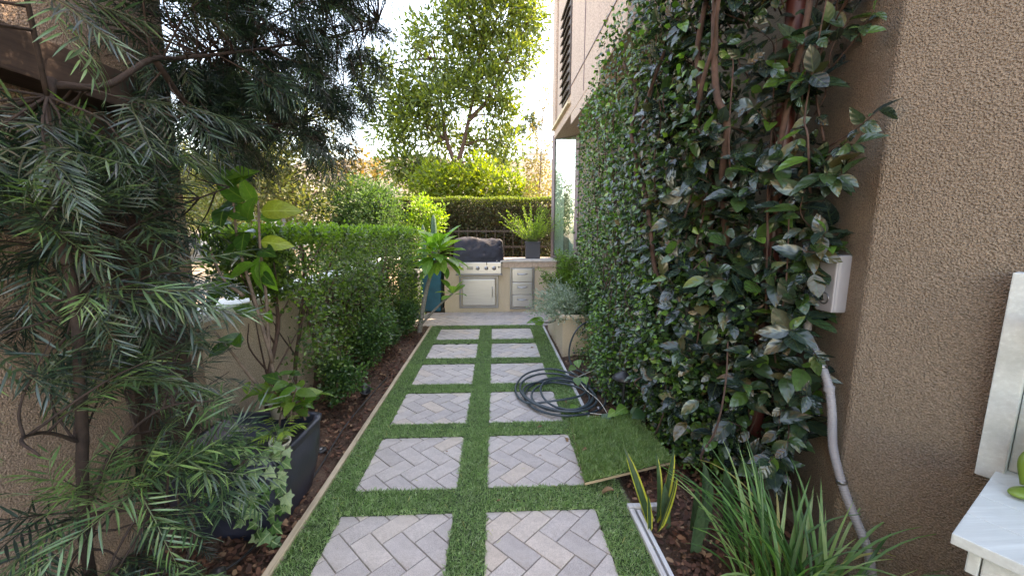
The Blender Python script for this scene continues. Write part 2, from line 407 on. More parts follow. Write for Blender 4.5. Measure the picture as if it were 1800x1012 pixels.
def frames(D, N):
    D = D/(np.linalg.norm(D, axis=1)[:, None]+1e-9)
    Z = N - (N*D).sum(1)[:, None]*D; Z /= np.linalg.norm(Z, axis=1)[:, None]+1e-9
    Y = np.cross(Z, D)
    return np.stack([D, Y, Z], axis=2)     # columns
def scatter_mesh(name, tmpl, P, D, N, L, rnd=None, W=None):
    V, F, UV = tmpl; P = np.asarray(P, float); n = len(P); k = len(V)
    L = np.broadcast_to(np.asarray(L, float), (n,)); W = L if W is None else np.broadcast_to(W, (n,))
    R = frames(np.asarray(D, float), np.asarray(N, float))
    loc = V[None]*np.stack([L, W, L], 1)[:, None, :]
    VV = np.einsum('nij,nkj->nki', R, loc) + P[:, None]
    rnd = rng.random(n) if rnd is None else rnd
    lf = np.concatenate([np.broadcast_to(UV[None], (n, k, 2)), np.broadcast_to(rnd[:, None, None], (n, k, 1))], 2)
    loops = np.concatenate([np.array(f) for f in F]); lt = np.array([len(f) for f in F])
    allv = (loops[None]+np.arange(n)[:, None]*k).ravel().astype(np.int32)
    tot = np.tile(lt, n).astype(np.int32); st = np.concatenate([[0], np.cumsum(tot)[:-1]]).astype(np.int32)
    me = bpy.data.meshes.new(name); me.vertices.add(n*k); me.vertices.foreach_set("co", VV.ravel().astype(np.float32))
    me.loops.add(len(allv)); me.loops.foreach_set("vertex_index", allv)
    me.polygons.add(len(tot)); me.polygons.foreach_set("loop_start", st); me.polygons.foreach_set("loop_total", tot)
    me.polygons.foreach_set("use_smooth", np.ones(len(tot), bool))
    me.update(calc_edges=True)
    a = me.attributes.new("lf", 'FLOAT_VECTOR', 'POINT'); a.data.foreach_set("vector", lf.ravel().astype(np.float32))
    return me
def scatter(name, tmpl, P, D, N, L, mat, parent=None, rnd=None, kind='stuff', W=None):
    o = link(name, scatter_mesh(name, tmpl, P, D, N, L, rnd, W), parent, mat)
    if kind: o['kind'] = kind
    return o
def single_leaf_mesh(name, tmpl, mat, rnd=.5):
    me = scatter_mesh(name, tmpl, [(0, 0, 0)], [(1, 0, 0)], [(0, 0, 1)], [1.], np.array([rnd])); me.materials.append(mat); return me
def put_leaf(name, me, p, d, nrm, L, parent, W=None):
    R = frames(np.array([d], float), np.array([nrm], float))[0]
    W = L if W is None else W
    Mx = Matrix([[*(R[i]*np.array([L, W, L])), p[i]] for i in range(3)] + [[0, 0, 0, 1]])
    o = bpy.data.objects.new(name, me); COL.objects.link(o); o.parent = parent
    o.matrix_local = parent_matrix(parent).inverted() @ Mx
    return o
def rvec(n, s=1.0): return rng.normal(0, s, (n, 3))
CAMP = np.array([0, 0, 1.57])

# ================================================================== SETTING
gm = bmesh.new()
gv = [gm.verts.new(p) for p in ((-400, -60, -.045), (400, -60, -.045), (400, 500, -.045), (-400, 500, -.045))]; gm.faces.new(gv)
props(link("ground", bm_mesh(gm, "ground"), None, M['ground']), "bare packed earth under and around the garden", kind='structure')

# hill behind the garden
def hillz(x, y):
    t = max(0, y-17); base = -.03 + t*.305 - max(0, y-58)*.26
    return base*(.86 + .10*math.sin(x*.05+1)+.06*math.sin(x*.13+y*.07)) + .25*math.sin(x*.4+y*.21)*min(1, t/10)
nx, ny = 90, 60
hv = []; hf = []
for j in range(ny):
    y = 17 + (j/(ny-1))**1.4*170
    for i in range(nx):
        x = (i/(nx-1)-.5)*(120+y*1.5); hv.append((x, y, hillz(x, y)-.1))
for j in range(ny-1):
    for i in range(nx-1): a = j*nx+i; hf.append((a, a+1, a+nx+1, a+nx))
me = bpy.data.meshes.new("hill"); me.from_pydata(hv, [], hf); smooth(me)
props(link("hill", me, None, M['hill']), "dry tan grass hillside rising beyond the garden", kind='structure')
n = 9000
xs = rng.uniform(-45, 40, n); ys = rng.uniform(18, 62, n)
P = np.stack([xs, ys, [hillz(a, b_)-.1 for a, b_ in zip(xs, ys)]], 1)
D = rvec(n, .35) + [0, 0, 1]
M['hillgrass'] = leaf_mat("dry_grass_tuft", [(.21, .175, .125), (.26, .22, .165), (.16, .14, .10)], .8, .3, (1.2, 1.1, .8))
o = scatter("dry_grass", diamond(.28, .1), P, D, rvec(n), rng.uniform(.15, .5, n), M['hillgrass'])
props(o, "tufts of dry straw coloured grass on the hillside", "grass")

# mulch bed at the left of the path, with real relief
def bed(name, x0, x1, y0, y1, z, mat, nx=24, ny=120, amp=.02):
    V = []; F = []
    for j in range(ny):
        for i in range(nx):
            x = x0+(x1-x0)*i/(nx-1); y = y0+(y1-y0)*j/(ny-1)
            edge = 0 if i in (0, nx-1) else 1
            V.append((x, y, z + edge*amp*(random.random()-.4) + .015*math.sin(x*9+y*5)*edge))
    for j in range(ny-1):
        for i in range(nx-1): a = j*nx+i; F.append((a, a+1, a+nx+1, a+nx))
    me = bpy.data.meshes.new(name); me.from_pydata(V, [], F); smooth(me)
    return link(name, me, None, mat)
props(bed("planting_bed", -1.9, -1.062, -.3, 6.25, -.012, M['soil']), "brown soil and bark bed between path and left wall", kind='structure')
props(bed("planting_bed", .80, 1.62, -.3, 7.0, -.022, M['soil'], 20, 110), "dark soil bed at the foot of the climber", kind='structure')
nchip = 9000
P = np.stack([rng.uniform(-1.75, -1.07, nchip), 1.0+5*rng.random(nchip)**1.4, rng.uniform(-.005, .012, nchip)], 1)
P[::3, 0] = rng.uniform(.82, 1.55, len(P[::3])); P[::6, 1] = rng.uniform(1.3, 2.6, len(P[::6]))
chip = (np.array([(0, 0, 0), (.3, -.28, .04), (.9, -.22, 0), (1, .1, .03), (.4, .25, .12)], float), [(0, 1, 4), (1, 2, 3, 4)], np.zeros((5, 2)))
D = rvec(nchip); D[:, 2] *= .3; N = rvec(nchip, .35)+[0, 0, 1]
props(scatter("bark_mulch", chip, P, D, N, rng.uniform(.012, .05, nchip), M['chip']), "red brown bark chips strewn over the planting beds", "mulch")

# ------------------------------------------------------------------ herringbone brick panels
W_ = .1145
def clip_poly(poly, x0, x1, y0, y1):
    for ax, lim, sgn in ((0, x0, 1), (0, x1, -1), (1, y0, 1), (1, y1, -1)):
        out = []
        for i in range(len(poly)):
            a, c = poly[i], poly[(i+1) % len(poly)]
            da, dc = sgn*(a[ax]-lim), sgn*(c[ax]-lim)
            if da >= 0: out.append(a)
            if (da >= 0) != (dc >= 0):
                t = da/(da-dc); out.append((a[0]+(c[0]-a[0])*t, a[1]+(c[1]-a[1])*t))
        poly = out
        if len(poly) < 3: return []
    return poly
def area(p): return abs(sum(p[i][0]*p[(i+1) % len(p)][1]-p[(i+1) % len(p)][0]*p[i][1] for i in range(len(p))))/2
brick_total = 0
def brick_field(parent, x0, x1, y0, y1, ox, oy, gap=.0028, top=0.0, wob=.0016, flat=False):
    global brick_total
    c, s = math.cos(-PI/4), math.sin(-PI/4)
    R = int((x1-x0+y1-y0)/W_)+6
    for i in range(-R, R):
        for j in range(-R, R):
            d = (i-j) % 4
            if d == 0: rect = (i, i+2, j, j+1)
            elif d == 3: rect = (i, i+1, j, j+2)
            else: continue
            a0, a1, b0, b1 = [q*W_ for q in rect]
            a0 += gap; b0 += gap; a1 -= gap; b1 -= gap
            q = [(a0, b0), (a1, b0), (a1, b1), (a0, b1)]
            q = [(x*c-y*s+ox, x*s+y*c+oy) for x, y in q]
            if max(p[0] for p in q) < x0 or min(p[0] for p in q) > x1 or max(p[1] for p in q) < y0 or min(p[1] for p in q) > y1: continue
            q = clip_poly(q, x0, x1, y0, y1)
            if len(q) < 3 or area(q) < .0006: continue
            cx = sum(p[0] for p in q)/len(q); cy = sum(p[1] for p in q)/len(q)
            bv = .0035; dz = random.uniform(-wob, wob); tx, ty = random.uniform(-.006, .006), random.uniform(-.006, .006)
            def zz(x, y): return top+dz+tx*(x-cx)+ty*(y-cy)
            dmax = max(math.hypot(p[0]-cx, p[1]-cy) for p in q)
            k = 1-bv/max(.02, dmax)*1.2
            V = []
            for p in q: V.append((p[0]-cx, p[1]-cy, -.03))
            for p in q: V.append((p[0]-cx, p[1]-cy, zz(*p)-bv*.8))
            for p in q: V.append(((p[0]-cx)*k, (p[1]-cy)*k, zz(*p)))
            m_ = len(q); F = []
            for e in range(m_):
                f_ = (e+1) % m_
                F += [(e, f_, m_+f_, m_+e), (m_+e, m_+f_, 2*m_+f_, 2*m_+e)]
            F.append(tuple(range(2*m_, 3*m_)))
            if area(q) and sum(q[t][0]*q[(t+1) % m_][1]-q[(t+1) % m_][0]*q[t][1] for t in range(m_)) < 0: F = [f[::-1] for f in F]
            me = bpy.data.meshes.new("brick"); me.from_pydata(V, [], F); me.materials.append(M['brick'])
            o = bpy.data.objects.new("brick", me); COL.objects.link(o); o.location = (cx, cy, 0); o.parent = parent
            brick_total += 1
XL, XR = (-.86, -.24), (-.06, .557)
ROW0, PITCH_Y, SZ = 1.365, .811, .612
side_name = {0: 'left', 1: 'right'}
ordn = ['nearest', 'second', 'third', 'fourth', 'fifth', 'farthest']
pan_rects = []
for r_ in range(6):
    for c_, (xa, xb) in enumerate((XL, XR)):
        ya = ROW0+PITCH_Y*r_; yb = ya+SZ
        pan_rects.append((xa, xb, ya, yb))
        o = box("paving_panel", xa+.004, xb-.004, ya+.004, yb-.004, -.04, -.008, M['sand'], None, 0)
        props(o, f"herringbone brick panel, {side_name[c_]} column, {ordn[r_]} row of the path", kind='structure')
        o['group'] = "herringbone panels of the path"
        brick_field(o, xa, xb, ya, yb, xa+random.uniform(0, .16), ya+random.uniform(0, .16))
o = box("patio", -1.75, 1.15, 6.24, 7.34, -.04, -.008, M['sand'], None, 0)
props(o, "brick patio strip in front of the barbecue", kind='structure')
brick_field(o, -1.55, 1.12, 6.245, 7.30, 0, 6.3)

# ------------------------------------------------------------------ artificial turf grid
TX0, TX1, TY0, TY1 = -1.02, .752, .9, 6.235
bm = bmesh.new()
def quad_bm(bm, x0, x1, y0, y1, z):
    bm.faces.new([bm.verts.new(p) for p in ((x0, y0, z), (x1, y0, z), (x1, y1, z), (x0, y1, z))])
strips = [(TX0, XL[0]), (XL[1], XR[0]), (XR[1], TX1)]
for a, c in strips: box_bm(bm, a, c, TY0, TY1, -.03, .006)
ys_ = [ROW0+PITCH_Y*i for i in range(7)]
for i in range(7):
    y0 = ROW0+PITCH_Y*(i-1)+SZ; y1 = ROW0+PITCH_Y*i if i < 6 else TY1
    for xa, xb in (XL, XR): box_bm(bm, xa, xb, y0, y1, -.03, .006)
o = link("turf_backing", bm_mesh(bm, "turf_backing"), None, M['turf_base'])
props(o, "dark backing of the artificial turf grid", kind='structure')
def turf_pts(n, y0, y1):
    P = np.stack([rng.uniform(TX0-.008, TX1+.008, n), rng.uniform(y0, y1, n), np.full(n, .004)], 1)
    ok = np.ones(n, bool)
    for xa, xb, ya, yb in pan_rects:
        e = -.004
        ok &= ~((P[:, 0] > xa-e+.005*np.sin(P[:, 1]*60)) & (P[:, 0] < xb+e+.004*np.sin(P[:, 1]*47)) & (P[:, 1] > ya-e+.004*np.sin(P[:, 0]*50)) & (P[:, 1] < yb+e+.004*np.sin(P[:, 0]*43)))
    ok &= ~((np.abs(P[:, 1]-1.90) < .006) & ((P[:, 0] < XL[0]) | (P[:, 0] > XR[1])))   # seam between two turf pieces
    return P[ok]
blade = (np.array([(0, -.07, 0), (0, .07, 0), (.5, -.06, .06), (.5, .06, .06), (1, 0, -.12)], float), [(0, 1, 3, 2), (2, 3, 4)], np.array([(0, -1), (0, 1), (.5, -1), (.5, 1), (1, 0)], float))
P = np.concatenate([turf_pts(105000, 1.4, 2.9), turf_pts(75000, 2.9, 4.4), turf_pts(50000, 4.4, 6.23)])
n = len(P); patch = np.sin(P[:, 0]*7+P[:, 1]*3)+np.sin(P[:, 1]*5.3-P[:, 0]*4)
D = rvec(n, .62); D[:, 2] = rng.uniform(.45, 1.1, n); D[:, 0] += .25*np.sin(P[:, 1]*4); D[:, 1] -= .25
o = scatter("turf", blade, P, D, rvec(n), rng.uniform(.014, .030, n)*(1+.1*patch), M['turf'], None, W=rng.uniform(.018, .030, n))
props(o, "bright green artificial turf laid in a grid round the brick panels", "artificial turf")

# edging boards
EB = "timber edging boards of the turf"
props(box("edging_board", -1.062, -1.028, 1.1, 1.93, -.04, .028, M['board'], None, .003), "short pale timber edging board at the near left of the turf", "edging board", EB)
props(box("edging_board", -1.060, -1.026, 1.935, 6.22, -.04, .024, M['board'], None, .003), "long pale timber edging board along the left planting bed", "edging board", EB)
props(box("edging_board", .758, .786, 2.70, 6.1, -.04, .022, M['board_grey'], None, .003), "weathered grey edging board running past the hose to the cream planter", "edging board", EB)
t = thing("edging_board", (.755, 1.5, 0), "grey edging with twin rails in front of the snake plant", "edging board", "timber edging boards of the turf")
box("rail", .738, .764, 1.0, 1.935, -.04, .03, M['board_grey'], t)
box("rail", .780, .800, 1.0, 1.935, -.04, .022, M['metal_rail'], t)
box("end_rail", .738, .95, 1.94, 1.975, -.04, .032, M['board_grey'], t)

# ------------------------------------------------------------------ left house, timber frame, garden wall
t = thing("house", (-2.2, 0, 0), "tan stucco house wall behind the feathery tree at left", "house")
box("wall", -3.5, -1.82, -2.5, 2.42, -.04, 5.6, M['stucco_left'], t, .012)  # height out of view is added to darken the wall opposite
box("eave", -3.7, -1.70, -2.6, 2.52, 5.603, 5.75, M['dark_wood_y'], t, .01)
t = thing("gate_frame", (-1.72, 1.6, 0), "dark brown timber gate frame against the left stucco wall", "gate frame")
box("post", -1.80, -1.66, 1.99, 2.12, -.03, 2.10, M['dark_wood'], t, .006)
box("post", -1.80, -1.66, .55, .68, -.03, 2.10, M['dark_wood'], t, .006)
box("beam", -1.81, -1.65, .3, 2.16, 2.103, 2.26, M['dark_wood_y'], t, .006)
box("gate_board", -1.795, -1.765, 1.88, 1.985, .05, 2.095, M['dark_wood'], t, .003)
t = thing("garden_wall", (-1.9, 5, 0), "low cream stucco garden wall with a white cap behind the left hedge", "wall")
box("wall", -2.02, -1.86, 2.43, 7.9, -.04, .99, M['stucco_low'], t, .006)
box("cap", -2.09, -1.80, 2.43, 7.95, .993, 1.045, M['white_paint'], t, .008)

# ------------------------------------------------------------------ right house
t = thing("house", (2.5, 5, 0), "tall tan stucco house along the right side with angled bay window", "house")
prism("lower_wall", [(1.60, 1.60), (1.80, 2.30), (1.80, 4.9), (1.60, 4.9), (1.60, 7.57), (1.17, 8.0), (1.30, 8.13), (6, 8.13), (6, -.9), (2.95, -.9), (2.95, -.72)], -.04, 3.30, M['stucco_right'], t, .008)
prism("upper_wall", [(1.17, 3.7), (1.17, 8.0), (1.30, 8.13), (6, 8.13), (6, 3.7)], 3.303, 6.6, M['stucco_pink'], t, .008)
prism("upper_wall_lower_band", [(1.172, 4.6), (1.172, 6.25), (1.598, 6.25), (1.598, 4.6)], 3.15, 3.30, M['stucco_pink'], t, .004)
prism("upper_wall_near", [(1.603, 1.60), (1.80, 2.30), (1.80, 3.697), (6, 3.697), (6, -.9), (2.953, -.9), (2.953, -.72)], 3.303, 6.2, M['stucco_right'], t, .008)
box("corner_pilaster", 1.13, 1.167, 7.62, 7.98, 3.503, 6.55, M['stucco_pink'], t, .006)
box("joint_strip", 1.160, 1.172, 3.72, 6.9, 3.70, 3.712, M['frame'], t, 0)
box("joint_strip", 1.160, 1.172, 5.36, 5.368, 3.35, 6.5, M['frame'], t, 0)
sh = box("shutter", 1.145, 1.175, 6.28, 6.98, 3.60, 5.05, M['shutter'], t, .004)
bm = bmesh.new()
slat_me = None
for k in range(11):
    z = 3.67+k*.13
    xf = Matrix.Translation((1.136, 6.63, z)) @ Matrix.Rotation(math.radians(-38), 4, 'Y')
    if slat_me is None:
        b2 = bmesh.new(); box_bm(b2, -.040, .040, -.33, .33, -.008, .008, .002); slat_me = bm_mesh(b2, "slat"); slat_me.materials.append(M['shutter'])
    o = bpy.data.objects.new("slat", slat_me); COL.objects.link(o); o.parent = sh
    o.matrix_local = parent_matrix(sh).inverted() @ xf
bm.free()
box("window_sill", 1.115, 1.17, 6.25, 7.98, 3.455, 3.50, M['trim'], t, .006)
# bay window on the 45 degree face
u = np.array([-.7071, .7071]); o0 = np.array([1.60, 7.57]); nrm = np.array([-.7071, -.7071])
def bayxf(): return Matrix(((u[0], nrm[0], 0, o0[0]), (u[1], nrm[1], 0, o0[1]), (0, 0, 1, 0), (0, 0, 0, 1)))
BX = bayxf()     # local x along the wall (0 .. .608), y outwards, z up
win = box("window", -.02, .60, .004, .03, .98, 3.38, M['frame'], t, .002, BX)
me = win.data
# cut the frame's middle out by replacing it with four bars
bm = bmesh.new()
for a in ((-.03, .05, .004, .06, .98, 3.38), (.54, .605, .004, .05, .98, 3.38), (.042, .548, .004, .05, .98, 1.03), (.042, .548, .004, .05, 3.30, 3.38)):
    box_bm(bm, *a, .003, BX)
bm.to_mesh(me); bm.free()
box("dark_room_sheet", .05, .54, .002, .006, 1.04, 3.29, M['black'], win, 0, BX)  # black sheet painted in for the dark of a room not built
bm = bmesh.new()
for k in range(3):
    box_bm(bm, .05+k*.045, .094+k*.045, .010, .016+.004*(k % 2), 1.04, 3.29, .003, BX)
for k in range(3):
    box_bm(bm, .32+k*.075, .392+k*.075, .010, .016+.004*(k % 2), 1.04, 3.29, .003, BX)
link("curtain", bm_mesh(bm, "curtain"), win, M['curtain'])
bm = bmesh.new()
for k in range(2):
    box_bm(bm, .19+k*.062, .250+k*.062, .010, .016, 1.04, 3.29, .003, BX)
link("curtain", bm_mesh(bm, "curtain"), win, M['curtain2'])
box("pane", .044, .546, .026, .030, 1.034, 3.296, M['glass'], win, 0, BX)

# downspout, controller box, flexible conduit
t = thing("downspout", (1.54, 2.1, 0), "dark red brown round downpipe running down behind the climber", "downpipe")
tube("pipe", [(1.545, 2.12, .1), (1.545, 2.12, 2), (1.545, 2.12, 4.2)], .045, .045, M['downpipe'], t, 16)
for z in (.9, 1.9, 2.9): lathe("bracket", [(.048, 0), (.052, .005), (.052, .03), (.048, .035)], (1.545, 2.12, z), M['downpipe'], t, 16)
t = thing("controller_box", (1.57, 1.76, 1.2), "pale grey plastic controller box with a round emblem on the right wall", "utility box")
bx = box("case", 1.575, 1.66, 1.715, 1.805, 1.18, 1.45, M['box_plastic'], t, .012)
box("cover", 1.562, 1.574, 1.712, 1.808, 1.182, 1.448, M['box_plastic'], t, .006)
ring = []
for k in range(33): a = 2*PI*k/32; ring.append((1.560, 1.76+.026*math.cos(a), 1.245+.026*math.sin(a)))
link("ring_emblem", geo_mesh("ring_emblem", [tube_geo(ring, .003, .003, 6)]), t, M['steel_dark'])
box("keyhole", 1.558, 1.564, 1.753, 1.767, 1.178, 1.184, M['black'], t, 0)
cp = catmull([(1.565, 1.84, 1.16), (1.56, 1.83, 1.05), (1.555, 1.77, .99), (1.55, 1.67, .86), (1.55, 1.63, .74), (1.555, 1.60, .56), (1.575, 1.53, .38), (1.60, 1.44, .22), (1.60, 1.40, .12), (1.60, 1.38, -.02)], 24)
cp = [np.array(p) for p in cp]
# keep it in front of the splayed wall
cp = [np.array([min(p[0], 1.60-.03 if p[1] > 1.6 else 1.60+(1.6-p[1])*.58-.035), p[1], p[2]]) for p in cp]
V = []; F = []
seg = 14; P_ = np.array(cp); T_ = np.gradient(P_, axis=0); T_ /= np.linalg.norm(T_, axis=1)[:, None]
arc = np.concatenate([[0], np.cumsum(np.linalg.norm(np.diff(P_, axis=0), axis=1))])
ss = np.arange(0, arc[-1], .0035); Pr = np.stack([np.interp(ss, arc, P_[:, i]) for i in range(3)], 1); Tr = np.gradient(Pr, axis=0); Tr /= np.linalg.norm(Tr, axis=1)[:, None]
for i, (p, tt) in enumerate(zip(Pr, Tr)):
    a = np.cross(tt, (1, 0, 0)); a /= np.linalg.norm(a); bb = np.cross(a, tt); r = .0175+(.0022 if i % 3 == 0 else -.0008)
    for k in range(seg): th = 2*PI*k/seg; V.append(tuple(p+r*(math.cos(th)*a+math.sin(th)*bb)))
for i in range(len(Pr)-1):
    for k in range(seg): F.append((i*seg+k, i*seg+(k+1) % seg, (i+1)*seg+(k+1) % seg, (i+1)*seg+k))
me = bpy.data.meshes.new("conduit"); me.from_pydata(V, [], F); smooth(me)
t = link("flexible_conduit", me, None, M['conduit']); props(t, "grey ribbed flexible conduit running down the right stucco wall", "conduit")
j = Pr[int(len(Pr)*.30)]; lathe("coupling", [(.0205, -.016), (.0215, -.012), (.0215, .012), (.0205, .016)], tuple(j), M['conduit'], t, 16)

for f_ in (.22, .62):
    q = Pr[int(len(Pr)*f_)]; lathe("clamp", [(.0215, -.007), (.0225, -.005), (.0225, .005), (.0215, .007)], tuple(q), M['steel_dark'], t, 14)
# ------------------------------------------------------------------ barbecue island
t = thing("barbecue_island", (0, 7.6, 0), "cream stucco barbecue island with steel doors at the end of the path", "barbecue")
box("body", -.96, 1.16, 7.32, 8.05, -.02, .85, M['stucco_cream'], t, .006)
box("counter", -.99, 1.165, 7.27, 8.08, .953, .985, M['counter'], t, .006)
box("counter_core", -.95, 1.16, 7.305, 8.0, .852, .950, M['stucco_cream'], t, 0)
tl = None; x = -.985
while x < 1.10:
    if -.74 < x+.05 < .13: x += .112; continue
    if tl is None:
        b2 = bmesh.new(); box_bm(b2, 0, .108, 0, .022, 0, .094, .003); tl = bm_mesh(b2, "tile"); tl.materials.append(M['tile'])
    o = bpy.data.objects.new("tile", tl); COL.objects.link(o); o.parent = t; o.location = (x, 7.281-7.6, .856); x += .112
pn = box("control_panel", -.715, .115, 7.235, 7.315, .735, .955, M['steel'], t, .008)
box("drip_ledge", -.735, .135, 7.215, 7.30, .712, .733, M['steel_dark'], t, .004)
kb = None
for kx in (-.62, -.325, -.165, -.02):
    k_ = lathe("knob", [(.034, 0), (.036, .006), (.030, .012), (.024, .016), (.022, .034), (.019, .038)], (0, 0, 0), M['steel'], pn, 20)
    k_.matrix_parent_inverse = Matrix.Identity(4); k_.matrix_local = parent_matrix(pn).inverted() @ (Matrix.Translation((kx, 7.234, .845)) @ Matrix.Rotation(PI/2, 4, 'X'))
    box("knob_bar", kx-.005, kx+.005, 7.185, 7.197, .822, .868, M['steel_dark'], k_, .002)
box("display", -.525, -.41, 7.229, 7.236, .815, .875, M['steel_dark'], pn, .003)
box("switch", .055, .07, 7.228, 7.236, .845, .885, M['black'], pn, .002)
box("switch", .08, .095, 7.228, 7.236, .845, .885, M['black'], pn, .002)
def ring_frame(name, x0, x1, z0, z1, w, y, dep, mat, parent):
    bm = bmesh.new()
    box_bm(bm, x0, x0+w, y-dep, y, z0, z1, .003); box_bm(bm, x1-w, x1, y-dep, y, z0, z1, .003)
    box_bm(bm, x0+w, x1-w, y-dep+.001, y, z0, z0+w, .003); box_bm(bm, x0+w, x1-w, y-dep+.001, y, z1-w, z1, .003)
    return link(name, bm_mesh(bm, name), parent, mat)
dr = box("door", -.625, .0, 7.290, 7.318, .13, .635, M['steel'], t, .010)
ring_frame("door_frame", -.685, .06, .075, .69, .042, 7.32, .022, M['steel_dark'], t)
dh = tube("handle", [(-.055, 7.285, .30), (-.055, 7.262, .31), (-.055, 7.258, .39), (-.055, 7.262, .47), (-.055, 7.285, .48)], .008, .008, M['steel'], dr, 10)
ring_frame("drawer_frame", .275, .745, .05, .862, .036, 7.32, .022, M['steel_dark'], t)
for k, (z0, z1) in enumerate(((.10, .325), (.335, .565), (.575, .825))):
    d_ = box("drawer", .318, .702, 7.286, 7.318, z0, z1, M['steel'], t, .006)
    zc = (z0+z1)/2+.03
    tube("handle", [(.42, 7.284, zc), (.44, 7.258, zc-.004), (.51, 7.250, zc-.008), (.58, 7.258, zc-.004), (.60, 7.284, zc)], .011, .011, M['steel'], d_, 10)
# cloth cover on the grill: a sagging box
nx_, ny_ = 46, 26; V = []; F = []
def h2(a, b_): return math.sin(a*12.9+b_*4.1)*.5+math.sin(a*23.3-b_*17)*.25+math.sin(a*7.1+b_*31)*.25
X0, X1, Y0, Y1, Z0, Z1 = -.80, .17, 7.26, 7.95, .93, 1.375
rings = 16; per = 72
for i in range(rings+1):
    f = i/rings
    for k in range(per):
        a = 2*PI*k/per; ca, sa = math.cos(a), math.sin(a); e = 7.0 - 2.0*f
        den = (abs(ca)**e+abs(sa)**e)**(-1/e)
        if f <= .72:
            g = f/.72; sc = 1-.05*g; z = Z0+(Z1-Z0)*g
        else:
            g = (f-.72)/.28; sc = .95*(1-g)+.0; z = Z1+.012*math.sin(g*PI/2)
        hx, hy = (X1-X0)/2, (Y1-Y0)/2
        x = (X0+X1)/2+ca*den*hx*sc; y = (Y0+Y1)/2+sa*den*hy*sc
        if sa < 0 and f <= .72: y += .16*(f/.72)**1.4*(-sa)**.5        # sloped front of the hood
        if sa < 0 and f > .72: y += .16*(1-g)*(-sa)**.5
        wr = .016*(1-abs(math.sin(x*6.5+z*13+y*3)))**3 - .016*(1-abs(math.sin(x*9-z*11+1)))**4 + .012*h2(ca*1.2+f*.5, sa*1.1-f*1.3)+.010*math.sin(x*38+z*46)*math.sin(z*17+x*5)+.008*math.sin(x*14-z*31)
        if sa < 0: y -= abs(wr)*1.5
        z += -.02*math.sin((x+.3)*5)*(f > .6) + wr*.9
        if f == 0: z += .012*math.sin(a*9)
        V.append((x, y, z))
for i in range(rings):
    for k in range(per): F.append((i*per+k, i*per+(k+1) % per, (i+1)*per+(k+1) % per, (i+1)*per+k))
me = bpy.data.meshes.new("grill_cover"); me.from_pydata(V, [], F); smooth(me)
gc = link("grill_cover", me, None, M['black_cloth']); props(gc, "creased dark navy cloth cover over the grill on the barbecue island", "grill cover")
box("strap_buckle", -.165, -.150, 7.225, 7.240, .90, .965, M['black'], gc, .003)

# iron railing behind, bins, cactus
t = thing("iron_railing", (0, 8.3, 0), "brown iron railing between barbecue and the clipped hedge", "railing")
for z in (1.50, 1.17, .18): box("rail", -1.0, 1.10, 8.285, 8.315, z, z+.035, M['iron'], t, .003)
xk = -.95; pk = None
while xk < 1.1:
    if pk is None:
        b2 = bmesh.new(); box_bm(b2, -.009, .009, -.009, .009, .02, 1.60, .002); pk = bm_mesh(b2, "picket"); pk.materials.append(M['iron'])
    o = bpy.data.objects.new("picket", pk); COL.objects.link(o); o.parent = t; o.location = (xk, 0, 0); xk += .19
def wheelie(name, x, y, w, d, h, mat, label):
    t = thing(name, (x, y, 0), label, "bin")
    bm = bmesh.new(); box_bm(bm, -w/2, w/2, -d/2, d/2, 0, h, .03)
    for v_ in bm.verts:
        k = .82+.18*v_.co.z/h; v_.co.x *= k; v_.co.y *= k
    o = link("bin_body", bm_mesh(bm, "bin_body"), None, mat); o.parent = t
    bm = bmesh.new(); box_bm(bm, -w/2-.02, w/2+.02, -d/2-.02, d/2+.02, h+.003, h+.05, .015)
    for v_ in bm.verts:
        if v_.co.z > h+.03: v_.co.x *= .93; v_.co.y *= .9
    o = link("lid", bm_mesh(bm, "lid"), None, mat); o.parent = t
    for s in (-1, 1):
        o = tube("wheel", [(s*w*.40, d*.42, .08), (s*w*.46, d*.42, .08)], .08, .08, M['black'], None, 14); o.parent = t
wheelie("rubbish_bin", -1.22, 7.55, .42, .45, .93, M['bin_blue'], "teal blue plastic bin beside the barbecue behind the plumeria")
wheelie("rubbish_bin", -1.52, 6.95, .36, .36, .80, M['bin_grey'], "dark grey plastic bin at the end of the left hedge")
def cactus(x, y, h, r, label):
    V = []; F = []; seg = 40; prof = [0, .05, .3, .6, .85, .95, 1.0]; rad = [.9, 1, 1, 1, .95, .7, .05]
    for z, rr in zip(prof, rad):
        for k in range(seg):
            a = 2*PI*k/seg; q = r*rr*(1+.12*math.cos(a*8)); V.append((x+q*math.cos(a), y+q*math.sin(a), z*h))
    for i in range(len(prof)-1):
        for k in range(seg): F.append((i*seg+k, i*seg+(k+1) % seg, (i+1)*seg+(k+1) % seg, (i+1)*seg+k))
    me = bpy.data.meshes.new("cactus"); me.from_pydata(V, [], F); smooth(me)
    props(link("cactus", me, None, M['cactus']), label, "cactus", "column cacti behind the plumeria")
cactus(-1.23, 7.98, 1.86, .055, "taller column cactus behind the plumeria crown")
cactus(-1.42, 7.85, 1.66, .05, "shorter column cactus just left of the taller one")

# ------------------------------------------------------------------ cream planter box
t = thing("planter_box", (1.1, 5.3, 0), "long cream stucco planter box with rounded rim beside the turf", "planter")
box("body", .835, 1.40, 4.70, 6.05, -.03, .45, M['stucco_cream'], t, .006)
bm = bmesh.new()
for a in ((.80, .87, 4.665, 6.09), (1.36, 1.43, 4.665, 6.09)): box_bm(bm, a[0], a[1], a[2], a[3], .452, .515, .024)
for a in ((.871, 1.359, 4.665, 4.735), (.871, 1.359, 6.02, 6.09)): box_bm(bm, a[0], a[1], a[2], a[3], .452, .514, .024)
link("rim", bm_mesh(bm, "rim", True), t, M['stucco_cream'])
box("soil", .872, 1.358, 4.737, 6.018, .452, .485, M['soil'], t, 0)

